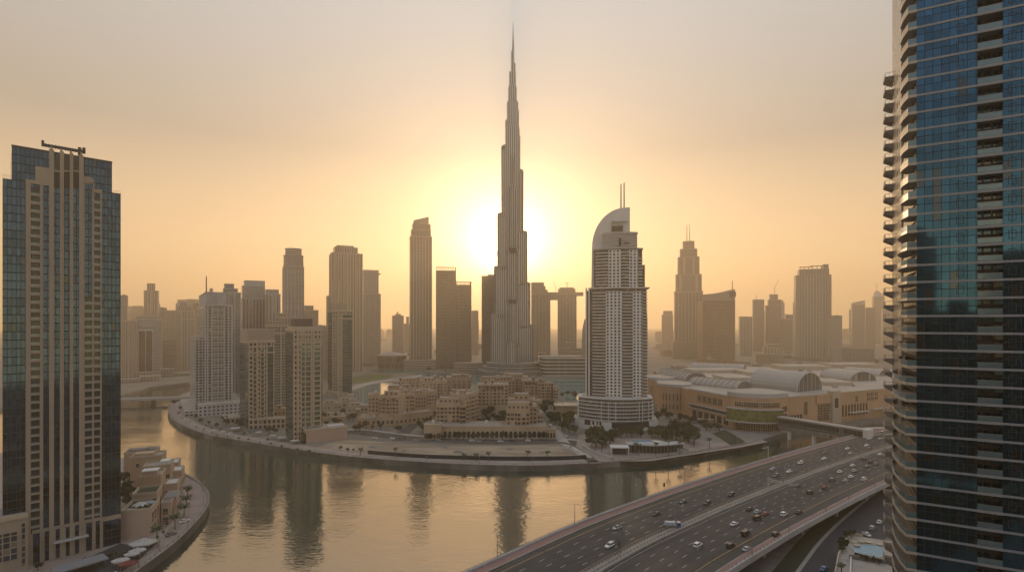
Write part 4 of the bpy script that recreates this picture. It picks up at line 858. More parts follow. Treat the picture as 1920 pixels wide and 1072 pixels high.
# ------------------------------------------------------------------ old town quarter: stepped beige blocks with real windows
WIN = {}
def win_mesh(kind, wall):
    k = (kind, wall)
    if k not in WIN:
        m = MB()
        m.face([(-.5,-.06,0),(.5,-.06,0),(.5,-.06,1),(-.5,-.06,1)], None, 1)
        m.box(-.58,-.5,-.22,0,-.05,1.05,0); m.box(.5,.58,-.22,0,-.05,1.05,0); m.box(-.58,.58,-.22,0,1.0,1.1,0); m.box(-.62,.62,-.28,0,-.1,0,0)
        if kind == 'bay': m.box(-.04,.04,-.1,-.05,0,1,0); m.box(-.5,.5,-.1,-.05,.30,.36,0)
        WIN[k] = m.mesh('window', [M[wall], M['glassd']])
    return WIN[k]
def townblock(label, pxL, pxC, pxR, d, al, top, wall='town', dp=None, cols=5, rows=4, lcols=0, z0=6., fh=3.9, ww=1.7, wh=1.9, tiers=(), base=4, name='town_house', group='old town blocks', arches=0, loggia=False, zb=0):
    loc, rz, w, dd = two(pxL, pxC, pxR, d, al, dp); t = thing(name, label, 'building', loc, rz, group); zt = Z(top,d)-4; wm = M[wall]
    MB().box(0, w, 0, dd, zb, zt, 0, 1).build('wall', [wm, M['roofm']], t)
    MB().box(-.2,w+.2,-.25,.35,zt-.3,zt+.9).box(-.2,.35,.35,dd+.2,zt-.3,zt+.9).box(w-.35,w+.2,.35,dd+.2,zt-.3,zt+.9).box(.35,w-.35,dd-.3,dd+.2,zt-.3,zt+.9).build('parapet', wm, t)
    r_ = random.Random(int(pxC*3+top)); wmx = win_mesh('bay', wall); wm1 = win_mesh('plain', wall)
    zz = z0; n = 0
    while zz+wh < zt-.8 and n < rows:
        for c in range(cols):
            if r_.random() < .93:
                o = link('window', wmx if (c+n) % 3 == 0 else wm1, t, (w*(c+.5)/cols, 0, zz), 0, (ww*(1.25 if c % 3 == 1 else 1), 1, wh))
        for c in range(lcols):
            link('window', wm1, t, (0, dd*(c+.5)/lcols, zz), -math.pi/2, (ww,1,wh))
        zz += fh; n += 1
    if loggia: MB().box(w*.15, w*.85, -.08, .3, zt-4.6, zt-1.6).build('loggia', M['ldark'], t); 
    if loggia:
        for k in range(4): MB().box(w*(.15+.7*k/3)-.3, w*(.15+.7*k/3)+.3, -.35, 0, zt-4.6, zt-1.6).build('column', wm, t)
    zb2 = zt
    for a,b,f_,k_,h in tiers:            # fractions of the roof and a height: set back storeys
        o = MB().box(w*a, w*b, dd*f_, dd*k_, zb2, zb2+h, 0, 1).build('upper_storey', [wm, M['roofm']], t)
        MB().box(w*a-.2, w*b+.2, dd*f_-.2, dd*f_+.3, zb2+h-.2, zb2+h+.7).build('parapet', wm, o)
        nn = max(1, int(w*(b-a)/4))
        for c in range(nn): link('window', wm1, t, (w*(a+(b-a)*(c+.5)/nn), dd*f_, zb2+.8), 0, (1.5,1,max(1.2,min(2,h-1.6))))
    for k in range(2):
        x = w*(.15+.6*r_.random()); y = dd*(.35+.45*r_.random())
        MB().box(x, x+2.5, y, y+2.5, zt, zt+1.4+1.5*r_.random()).build('roof_unit', M['white' if k else 'town2'], t)
    if rows > 2 and w > 14:
        for k in range(1+int(w/26)):     # turrets and oriel bays break the outline
            x = w*(.02+.8*r_.random()); sz = 3+2.2*r_.random(); h = 2.4+3.6*r_.random(); y = dd*.5*r_.random()
            o = MB().box(x, x+sz, y, y+sz, zt, zt+h, 0, 1).build('turret', [M['town' if k % 2 else 'town2'], M['roofm']], t)
            MB().box(x-.2, x+sz+.2, y-.2, y+sz+.2, zt+h, zt+h+.5).build('turret_cap', M['stonel'], o); link('window', wm1, o, (x+sz/2, y, zt+.7), 0, (1.3,1,max(1.2,h-1.6)))
        xb = w*(.1+.7*r_.random()); hb2 = min(zt-2, z0+fh*rows*.8)
        o = MB().box(xb, xb+3.6, -.9, .2, z0-.6, hb2).build('oriel_bay', wm, t); zq = z0
        while zq+wh < hb2: link('window', wm1, o, (xb+1.8, -.9, zq), 0, (2.2,1,wh)); zq += fh
        if r_.random() < .5: MB().box(w*.1, w*.45, -1.5, .3, zt-3.4, zt-3.0).box(w*.1, w*.12, -1.5, -1.3, z0+fh, zt-3.4).box(w*.43, w*.45, -1.5, -1.3, z0+fh, zt-3.4).build('pergola', M['town2'], t)
    return t, w, dd, zt
def arcade(t, w, y, z0, h, n, x0=0.):     # round headed openings as parts
    for k in range(n):
        x = x0+(w-x0)*(k+.5)/n; r = (w-x0)/n*.33; P = [(x-r,z0),(x+r,z0)]+[(x+r*math.cos(a), z0+h-r+r*math.sin(a)) for a in [math.pi*j/8 for j in range(9)]]
        m = MB(); m.face([(px_, y-.06, zz) for px_,zz in P], None, 0)
        for j in range(len(P)):
            a,b = P[j],P[(j+1)%len(P)]; m.bar((a[0],y-.12,a[1]),(b[0],y-.12,b[1]),.16,4,1)
        m.build('arch', [M['glassd'], M['town']], t)
B_ = townblock
# left wing (podium then the stepped row above the boulevard)
t,w,dd,zt = B_('old town podium with shop front at the boulevard corner, left wing', 668, 670, 740, 545, 6, 784, 'town', dp=30, cols=8, rows=1, z0=2.5, ww=2.6, wh=3.2)
B_('old town corner block with five window rows on the left wing podium', 689, 690, 710, 560, 10, 740, dp=16, cols=3, rows=6, z0=13)
B_('old town bay fronted block with loggia beneath its roof, left wing', 709.5, 710, 748, 553, -8, 743, 'town', dp=22, cols=6, rows=5, z0=13, ww=2.2, loggia=True, tiers=[(.1,.8,.45,.95,4)])
t,w,dd,zt = B_('sloping old town podium wall running back along the boulevard', 739, 740, 812, 546, 38, 779, 'town2', dp=14, cols=9, rows=1, z0=3, ww=2, wh=2.6)
B_('old town block with green loggia, second along the boulevard', 749, 750, 778, 566, 34, 741, dp=18, cols=5, rows=5, z0=13, loggia=True)
B_('old town block with plain gable, third along the boulevard', 777, 778, 799, 596, 34, 739, 'town2', dp=16, cols=4, rows=5, z0=12, tiers=[(.2,.8,.3,.9,3)])
B_('old town block with tall narrow bays, last along the boulevard', 798, 799, 819, 622, 34, 735, dp=18, cols=4, rows=6, z0=11)
B_('flat roofed old town block with white roof edge by the lake, left wing', 726, 727, 770, 660, 12, 729, 'town2', dp=30, cols=6, rows=3, z0=8, tiers=[(.05,.5,.2,.9,3)])
B_('stepped old town block with dark rooftop strip above the lake', 738, 739, 792, 735, 14, 716, 'town', dp=36, cols=8, rows=4, z0=10, tiers=[(.3,.9,.2,.8,3.5)])
B_('old town terrace of low roofs between boulevard and lakeside block', 690, 691, 745, 620, 14, 752, 'town2', dp=30, cols=6, rows=2, z0=7)
B_('tall old town block with square windows, back of the left wing', 790, 791, 838, 690, 16, 715, 'town', dp=30, cols=7, rows=6, z0=9, tiers=[(.1,.5,.1,.8,4),(.15,.4,.2,.7,3)])
B_('reddish old town block with blank end wall before the lake', 836, 837, 884, 735, 6, 708, 'town2', dp=30, cols=5, rows=4, z0=12, tiers=[(.2,.9,.2,.8,3)])
B_('small old town house row behind the boulevard blocks', 770, 771, 812, 655, 20, 733, 'town', dp=20, cols=6, rows=4, z0=9)
# middle block
B_('old town front block with four window rows, left of the courtyard', 817, 818, 862, 512, 4, 757, 'town', dp=22, cols=6, rows=5, z0=11, ww=2.3, wh=2.2, tiers=[(.1,.85,.3,.95,4.5)])
B_('narrow old town bay with stacked openings beside the courtyard', 861, 862, 873, 509, 6, 762, 'town2', dp=20, cols=2, rows=5, z0=11, ww=2.3, wh=2.4)
B_('old town wing running back along the courtyard with stacked balconies', 868, 872, 898, 520, 62, 741, 'town', dp=18, cols=9, rows=6, z0=11, ww=1.6)
B_('old town block with rounded parapet behind the courtyard wing', 845, 846, 892, 570, 8, 741, 'town2', dp=26, cols=6, rows=3, z0=20, tiers=[(.15,.6,.2,.8,4)])
B_('old town block with dark double loggia at the back of the courtyard', 895, 896, 953, 612, 4, 722, 'town', dp=26, cols=8, rows=6, z0=12, ww=2, loggia=True)
B_('long upper old town block with small windows facing the lake', 899, 900, 964, 700, 2, 714, 'town2', dp=30, cols=12, rows=4, z0=14, tiers=[(.05,.95,.3,.9,4)])
B_('highest old town block with terraced top, centre back', 942, 943, 990, 725, 0, 708, 'town', dp=34, cols=8, rows=5, z0=12, tiers=[(.05,.8,.15,.85,4),(.1,.55,.25,.75,4.5)])
B_('old town block with shaded porch near the back right corner', 978, 979, 1008, 690, -2, 714, 'town2', dp=26, cols=5, rows=4, z0=14, loggia=True)
B_('back right corner block of old town with four even window rows', 1004, 1009, 1038, 690, 14, 719, 'town', dp=24, cols=5, rows=6, z0=9, ww=2.2, tiers=[(.05,.55,.2,.9,3.4)])
B_('small end block of old town stepping down to the lake', 1037, 1038, 1047, 688, 0, 727, 'town', dp=20, cols=2, rows=5, z0=9, ww=2)
# right front block
B_('old town front block with arched windows and terraced tower, right of the courtyard', 949, 950, 993, 500, -2, 767, 'town', dp=20, cols=6, rows=5, z0=11, ww=2.3, wh=2.3, tiers=[(.02,.98,.05,.9,5.5)])
t,w,dd,zt = B_('terraced old town tower stepping up behind the arched front block', 951, 952, 1000, 517, -2, 749, 'town2', dp=18, cols=4, rows=1, z0=26, ww=3, tiers=[(.25,.8,.1,.9,5),(.3,.7,.25,.8,4)])
B_('slim old town side wing with one window column beside the arched block', 992, 993, 1006, 506, -2, 763, 'town2', dp=18, cols=2, rows=5, z0=11)
B_('pale pink old town terrace with railings at the right end of the arcade', 1002, 1003, 1018, 515, -2, 776, 'town', dp=16, cols=3, rows=3, z0=10)
B_('shaded old town house among trees behind the pink terrace', 990, 991, 1013, 580, -2, 752, 'town2', dp=18, cols=4, rows=4, z0=8)
# arcaded front podium
t,w,dd,zt = B_('long beige arcaded podium with arches facing the street below old town', 794, 795, 1024, 491, 0, 800, 'town', dp=26, cols=1, rows=0); arcade(t, w, 0, .3, 6.2, 26)
t,w,dd,zt = B_('lower arcade pavilion with open arches at the street corner below old town', 1024, 1025, 1042, 490, -1, 805, 'town2', dp=16, cols=1, rows=0); arcade(t, w, 0, .3, 5, 3)
B_('gate house with square openings at the left end of the arcaded podium', 794, 795, 826, 484, 2, 797, 'town', dp=14, cols=4, rows=1, z0=1, ww=3, wh=5)
# pale old houses by the lake behind the brown topped tower
for i,(a,b,d,tp,lab) in enumerate([(606,640,640,757,'pale low house with flat roof just right of the brown topped tower'),(636,668,660,752,'pale stepped house beside the lake, second from the brown topped tower'),(652,690,600,762,'whitewashed low terrace with small windows near the lake'),(608,634,760,738,'small pale house at the foot of the slim teal corner tower'),(632,664,745,742,'pale villa with arched front under the slim teal corner tower')]):
    t,w,dd,zt = B_(lab, a-.5, a, b, d, 16, tp, 'stonel', dp=18, cols=5, rows=2, z0=3, group='pale houses by the lake', tiers=[(.1,.6,.2,.8,3)])
for i,(a,b,d,tp,lab) in enumerate([(500,535,600,768,'pinkish low house glimpsed between the beige and teal towers'),(604,650,575,783,'low ochre house half hidden by trees behind the pink podium'),(650,676,590,775,'ochre garden house between trees and the left old town wing')]):
    B_(lab, a-.5, a, b, d, 14, tp, 'town2', dp=16, cols=5, rows=3, z0=3, group='low ochre houses')
# golden pavilion and low houses right of old town
t,w,dd,zt = B_('golden pavilion with flared roof between old town and the hotel tower', 1041, 1042, 1083, 590, -4, 762, 'town', dp=18, cols=4, rows=1, z0=2, group=None)
MB().box(-2,w+2,-2,20,zt+.6,zt+1.6).build('flared_roof', M['stonel'], t)
# ------------------------------------------------------------------ opera hall, curved banded mall, low podiums round the lake
def opera():
    d = 1218; s = d/F; t = thing('opera_hall', 'low dark hall with thin domed roof by the lake', 'building', (X(729,d), d+30, 4), 0); z = lambda py: Z(py,d)-4
    E = lambda k, q=1.: [(28*s*q*math.cos(6.28318*j/32), 28*q*math.sin(6.28318*j/32)) for j in range(32)]
    MB().prism(E(0,.94), 0, z(667), 0, 1, top_poly=E(0)).build('hull', [fm(BR,(.07,.06,.05),2,14,.7,.9,gm=.3), M['roofm']], t)
    MB().prism(E(0,1.02), z(667), z(664.5), 0, 0, True, top_poly=E(0,.7)).build('roof', M['roofw'], t); MB().prism(E(0,.7), z(664.5), z(660.5), 0, 0, top_poly=E(0,.18)).build('roof_dome', M['roofw'], t)
opera()
def banded_mall():
    d = 1060; s = d/F; t = thing('banded_mall', 'low curved building with white horizontal bands behind the hotel tower', 'building', (X(1075,d), d+40, 4), 0); z = lambda py: Z(py,d)-4
    def pl(q): return [(-62*s*q,0)]+[(-62*s*q+ (14*s)*(1-math.cos(a)), -40*math.sin(a)) for a in [math.pi/2*k/8 for k in range(1,9)]]+[(60*s,-40),(60*s,20),(-62*s*q,20)]
    P = pl(1)[::1]
    MB().prism(P, 0, z(669), 0, 1).build('core', [fm((.20,.18,.16),(.09,.09,.09),3,60,.8,1,gm=.4), M['roofm']], t)
    for py in (671,677.5,684,690.5,697,703.5): MB().prism([(x*1.03,y*1.06) for x,y in P], z(py)-1.1, z(py)+.5, 0, 0, True).build('band', M['white'], t)
banded_mall()
LB = lowblock
for a,b,d,al,tp,lab in [(640,700,1280,20,681,'low hazy lakeside podium left of the domed hall'),(757,817,1190,12,676,'low podium at the foot of the slant topped tower'),(852,905,1105,6,681,'low terraced podium between bronze pair and tallest skyscraper'),(1010,1022,1160,-4,662,'small hazy plant building right of the tallest skyscraper'),(1044,1098,1240,-4,667,'hazy ochre block above the curved banded building')]:
    LB('podium_building', lab, 'building', a-.5, a, b, d, al, tp, g6, 30, 'low podiums round the lake')
# far across the left canal
for a,b,d,al,tp,lab in [(227,262,930,30,712,'pale low waterside block across the far canal'),(262,300,960,30,706,'grey waterside block with colonnade across the far canal'),(226,250,1050,30,690,'blue roofed low hall across the far canal'),(300,326,1040,30,692,'low dark glazed block at the far canal bend'),(326,372,1060,28,700,'long low block beneath the crowned pale tower'),(250,300,1000,30,699,'flat deck building behind the waterside blocks')]:
    LB('waterside_building', lab, 'building', a-.5, a, b, d, al, tp, fm((.36,.33,.29),(.08,.08,.08),5,4,.7,.5,gm=.2), 24, 'low blocks across the far canal')
lb = thing('canal_bridge', 'low road bridge over the far left canal', 'bridge', (0,0,0)); m = MB()
A = [(-640,705),(-560,716),(-500,728),(-440,742)]; Bq = offset(A, 15)
for i in range(3):
    a,b,c,d_ = A[i],A[i+1],Bq[i+1],Bq[i]
    m.face([(*d_,8),(*c,8),(*b,8),(*a,8)]); m.face([(*d_,5.6),(*c,5.6),(*c,8),(*d_,8)]); m.face([(*b,5.6),(*a,5.6),(*a,8),(*b,8)]); m.face([(*a,5.6),(*b,5.6),(*c,5.6),(*d_,5.6)])
m.build('deck', M['conc'], lb); MB().wallstrip(Bq, .4, 8, 9.1).build('parapet', M['wgrey'], lb); MB().wallstrip(A, -.4, 8, 9.1).build('parapet', M['wgrey'], lb)
for k in (0.25,.5,.75):
    x,y = A[0][0]+200*k, A[0][1]+37*k-6; MB().box(x-1.5,x+1.5,y-5,y+5,-1,5.7).build('pier', M['conc'], lb)
# ------------------------------------------------------------------ shopping mall
def mall():
    t = thing('shopping_mall', 'sprawling sandstone shopping mall with drums, curved green glass front and grey vaulted roofs', 'mall', (X(1400,540), 560, 4)); ox, oy = X(1400,540), 560
    W = lambda px, d: (X(px,d)-ox, d-oy)
    zt = 31.0
    body = [W(1291,602),W(1376,535),W(1464,532),W(1556,560),W(1665,606),W(1700,860),W(1300,930),W(1216,720)]
    MB().prism(body, 0, zt, 0, 1).build('wall', [M['mall'], M['roofw']], t)
    def on(a, b, f0, f1, z0, z1, name, mat, proud=.25, th=.6):
        L = math.hypot(b[0]-a[0], b[1]-a[1]); tx, ty = (b[0]-a[0])/L, (b[1]-a[1])/L; nx, ny = ty, -tx
        p = lambda f, o_: (a[0]+tx*L*f+nx*o_, a[1]+ty*L*f+ny*o_)
        MB().prism([p(f0,proud),p(f1,proud),p(f1,proud-th),p(f0,proud-th)], z0, z1, 0, 0).build(name, mat, t)
    a,b = body[0],body[1]
    mw = facade('mall_windows', (.46,.30,.18), (.07,.07,.06), 2.2, 2.6, .8, .85, gm=.3)
    for k in range(5): on(a,b,.22+k*.115,.22+k*.115+.085,19.5,27,'window',mw)
    on(a,b,.0,1,zt-.2,zt+1.4,'parapet',M['wgrey'],.5); on(a,b,.0,.98,15.2,16.2,'ledge',M['wgrey'],1.6,2); on(a,b,.02,.95,11,12,'ledge',M['wgrey'],1.6,2); on(a,b,.05,.95,12,15.2,'gallery',M['ldark'],.1)
    for k in range(6): on(a,b,.1+k*.14,.1+k*.14+.09,2,9,'window',M['glassd'])
    a,b = body[2],body[3]; on(a,b,0,1,zt-.2,zt+1,'parapet',M['stonel'],.4)
    on(a,b,.46,.53,12,25,'window',mw); on(a,b,.03,.1,15,27,'window',M['glassd'])
    for k in range(5): on(a,b,.14+k*.06,.14+k*.06+.035,9,13,'window',M['glassd'])
    on(a,b,.74,.98,4,22,'entrance_glazing',mw); on(a,b,.7,1.0,zt-9,zt+.4,'wall_panel',M['mall'],1.2)
    a,b = body[3],body[4]; on(a,b,0,1,zt-.2,zt+1.2,'parapet',M['stonel'],.4)
    on(a,b,0,.13,0,zt+3.5,'pylon',M['stonel'],3,6); on(a,b,.035,.09,17,27,'pylon_window',M['glassd'],3.2)
    for k in range(9): on(a,b,.2+k*.05,.2+k*.05+.022,6,18,'window',M['glassd'])
    for k in range(3):
        for q in range(2): on(a,b,.62+k*.07,.62+k*.07+.05,20+q*5,24+q*5,'window',mw)
    on(a,b,.42,.46,20,27,'window',mw); on(a,b,.3,.6,9.3,10,'canopy',M['canvas'],5,5); on(a,b,.68,.95,10.3,11,'canopy',M['canvas'],5,5)
    # drums
    def drum(px, d, r, zt2, slits):
        cx, cy = W(px,d); n = 40
        MB().cyl(cx,cy,r,0,zt2,n,0,1).build('drum', [M['mall'],M['roofw']], t); MB().cyl(cx,cy,r+.5,zt2-2.2,zt2+.9,n,0,1).build('drum_rim', [M['wgrey'],M['roofw']], t)
        me = MB().box(-.55,.55,-.25,.3,0,1).mesh('window', [M['ldark']])
        for a in slits:
            for q,h in ((15,8),(5,5.5)): link('window', me, t, (cx+r*math.cos(R(a)),cy+r*math.sin(R(a)),q), R(a+90), (1,1,h))
    drum(1264, 642, 20, 33, range(215,300,12)); drum(1236, 722, 24, 33, range(230,300,14))
    # front drum with curved glass screen
    cx, cy = W(1420,540); EL = lambda q: [(cx+29*q*math.cos(6.28318*k/48), cy+21*q*math.sin(6.28318*k/48)) for k in range(48)]
    MB().prism(EL(1), 9, 36, 0, 1).build('front_drum', [M['mall'],M['roofw']], t); MB().prism(EL(1.02), 32.5, 36.8, 0, 1).build('drum_rim', [M['wgrey'],M['roofw']], t)
    MB().prism(EL(.86), 0, 9, 0, 1).build('entrance', [mw,M['roofm']], t)
    def arcpart(a0,a1,q0,q1,z0,z1,name,mat):
        n=10; o_=[(cx+29*q1*math.cos(R(a0+(a1-a0)*k/n)), cy+21*q1*math.sin(R(a0+(a1-a0)*k/n))) for k in range(n+1)]; i_=[(cx+29*q0*math.cos(R(a0+(a1-a0)*k/n)), cy+21*q0*math.sin(R(a0+(a1-a0)*k/n))) for k in range(n,-1,-1)]
        MB().prism(o_+i_, z0, z1, 0, 0, True).build(name, mat, t)
    arcpart(188,298,.98,1.14,9.5,21,'glass_screen',M['greenglass']); arcpart(187,299,.96,1.18,8.3,9.5,'screen_sill',M['wgrey']); arcpart(187,299,.96,1.17,21,21.9,'screen_cap',M['wgrey'])
    arcpart(205,296,.9,1.015,23.5,28,'upper_window',mw); arcpart(205,296,.9,1.03,28,28.6,'ledge',M['stonel'])
    arcpart(300,345,.95,1.01,0,32,'front_pier',M['mall'])
    me = MB().box(-.5,.5,-.25,.3,0,1).mesh('window', [M['ldark']])
    for a in (304,309,314,320):
        for q,h in ((12,4.5),(19,5)): link('window', me, t, (cx+29*1.02*math.cos(R(a)),cy+21*1.02*math.sin(R(a)),q), R(a+90), (1,1,h))
    # barrel vaults
    def vault(p0, p1, r, zb, rise, mat, n=14, name='barrel_vault', ends=True):
        p0, p1 = Vector((*p0,0)), Vector((*p1,0)); ax = (p1-p0).normalized(); sd = Vector((ax.y,-ax.x,0)); m = MB()
        def pt(p,k): a = math.pi*k/n; q = p+sd*(r*math.cos(a)); return (q.x,q.y,zb+rise*math.sin(a))
        for k in range(n): m.face([pt(p0,k),pt(p1,k),pt(p1,k+1),pt(p0,k+1)], None, 0)
        if ends: m.face([pt(p0,k) for k in range(n+1)], None, 1); m.face([pt(p1,k) for k in range(n,-1,-1)], None, 1)
        o = m.build(name, [M['metalroof'], mat], t)
        if ends:
            m = MB()
            for k in range(n): m.bar(pt(p1,k),pt(p1,k+1),.6,5); m.bar(pt(p0,k),pt(p0,k+1),.6,5)
            m.build('vault_rim', M['wgrey'], o)
    vg = facade('vault_glazing', (.34,.32,.30), (.16,.16,.15), 3, 4, .9, .85, gm=.4)
    vault(W(1428,640), W(1518,590), 24, zt, 20, vg); vault(W(1560,740), W(1618,690), 20, zt, 12, vg); vault(W(1590,800), W(1660,760), 22, zt, 9, vg)
    # ribbed curved roofs: white ribs over grey shells
    def ribbed(p0, p1, r, rise, n):
        vault(p0, p1, r, zt, rise, M['concd'], 10, 'curved_roof', True); a,b = Vector((*p0,0)), Vector((*p1,0)); ax = (b-a).normalized(); sd = Vector((ax.y,-ax.x,0))
        me = MB(); N = 10
        for k in range(N):
            f = lambda q: sd*(r*1.02*math.cos(math.pi*q/N))+Vector((0,0,rise*1.06*math.sin(math.pi*q/N)))
            me.bar(f(k), f(k+1), .8, 4)
        me = me.mesh('roof_rib', [M['roofw']])
        for k in range(n):
            p = a+(b-a)*(k/(n-1)); link('roof_rib', me, t, (p.x,p.y,zt))
    ribbed(W(1250,760), W(1305,690), 16, 10, 9); ribbed(W(1305,660), W(1395,610), 15, 8, 10); ribbed(W(1300,900), W(1396,860), 18, 8, 10)
    for a_,b_,d_,h in ((1300,1400,800,4),(1400,1470,760,5),(1470,1560,850,6),(1545,1600,640,4),(1360,1420,700,3),(1560,1650,900,5)):
        q0, q1 = W(a_,d_), W(b_,d_); MB().box(q0[0],q1[0],q0[1],q0[1]+45,zt,zt+h,0,1).build('roof_storey', [M['stonel'],M['roofw']], t)
    r_ = random.Random(3)
    for k in range(46):
        px = 1300+r_.random()*340; d_ = 610+r_.random()*240; q = W(px,d_); s_ = 1.5+3*r_.random()
        MB().box(q[0],q[0]+s_*1.6,q[1],q[1]+s_,zt,zt+1+2.2*r_.random()).build('roof_unit', M['roofw' if k%3 else 'steel'], t)
mall()
# enclosed footbridge from the mall across to the highway
def footbridge():
    a, b = (X(1462,512),512), (X(1626,447),447); L = math.hypot(b[0]-a[0],b[1]-a[1]); al = math.atan2(b[1]-a[1],b[0]-a[0])
    t = thing('footbridge', 'long dark glazed footbridge with pale flat roof leading from the mall to the highway', 'bridge', (*a,4), al)
    g = facade('footbridge_glazing', (.16,.16,.155), (.05,.06,.06), 3.5, 5, .92, .8, gm=.4, gr=.1)
    MB().box(0,L,-3,4,9.0,15.5,0,0).build('gallery', g, t); MB().box(0,L*.62,-2.8,3.8,4.2,7.2).build('lower_gallery', M['steel'], t); MB().box(-.5,L+.5,-3.8,4.8,15.5,16.6).build('roof', M['roofw'], t); MB().box(0,L,-3.4,4.4,7.2,8.5).build('deck', M['steel'], t)
    MB().box(L-1.5,L+2.5,-4.2,5,0,17).build('end_column', M['white'], t)
    for k in (.12,.42,.70): MB().box(L*k-1,L*k+1,-1,2,-5,7.3).build('pier', M['white'], t)
    o = thing('station_walkway', 'pale roofed walkway beyond the highway continuing from the footbridge', 'walkway', (X(1626,452),452,4), R(8)); MB().box(0,60,0,6,15.2,16.2).build('roof', M['roofw'], o); MB().box(0,60,.5,5.5,9.5,10.3).build('deck', M['steel'], o); MB().box(3,5,1,3,0,15.2).box(40,42,1,3,0,15.2).build('column', M['white'], o)
footbridge()
# hazy low district beyond the mall and at the horizon
r_ = random.Random(21)
fmats = [fm(c,(.12,.11,.10),4,3.6,.5,.5,gm=.2) for c in ((.38,.31,.24),(.30,.26,.22),(.44,.39,.33),(.33,.25,.19))]
def filler(n, x0, x1, d0, d1, h0, h1, lab, grp):
    for k in range(n):
        d = d0+(d1-d0)*r_.random()**1.4; px = x0+(x1-x0)*r_.random(); wd = 18+34*r_.random(); h = h0+(h1-h0)*r_.random()**2
        t = thing('low_building', lab, 'building', (X(px,d),d,4), R(-20+40*r_.random()), grp)
        MB().box(0,wd,0,wd*.7,0,h,0,1).build('wall', [fmats[k%4], M['roofm']], t)
        MB().box(wd*.2,wd*.5,wd*.2,wd*.5,h,h+3).build('roof_unit', M['roofw'], t)
filler(46, 1225, 1665, 1000, 2600, 7, 24, 'low hazy building in the spread out district beyond the mall', 'low hazy buildings beyond the mall')
filler(26, 640, 1100, 1500, 3600, 8, 30, 'low hazy building on the horizon behind the central towers', 'low hazy buildings behind the central towers')
filler(22, 226, 620, 1300, 3000, 10, 50, 'low hazy building behind the left bank towers', 'low hazy buildings behind the left bank towers')
def skyline(n, x0, x1, d0, d1, h0, h1, lab, grp, seed):
    r_ = random.Random(seed)
    for k in range(n):
        d = d0+(d1-d0)*r_.random(); px = x0+(x1-x0)*(k+.2+.6*r_.random())/n; wd = 26+24*r_.random(); h = h0+(h1-h0)*r_.random()**1.6
        t = thing('distant_tower', lab, 'tower', (X(px,d),d,4), R(-25+50*r_.random()), grp)
        MB().box(0,wd,0,wd*.8,0,h,0,1).build('shaft', [fmats[k%4], M['roofm']], t); q = r_.random()
        MB().box(wd*.2*q,wd*(1-.25*q),wd*.1,wd*.7,h,h+6+14*r_.random()).build('crown', [fmats[k%4], M['roofm']], t)
skyline(16, 228, 380, 1700, 3000, 60, 190, 'far hazy tower fading into the haze behind the left bank', 'far towers behind the left bank', 5)
skyline(10, 690, 930, 2600, 4200, 40, 120, 'far hazy tower fading into the haze behind the lake', 'far towers behind the lake', 6)
skyline(20, 1225, 1662, 2300, 4200, 50, 200, 'far hazy tower fading into the haze behind the mall', 'far towers behind the mall', 7)
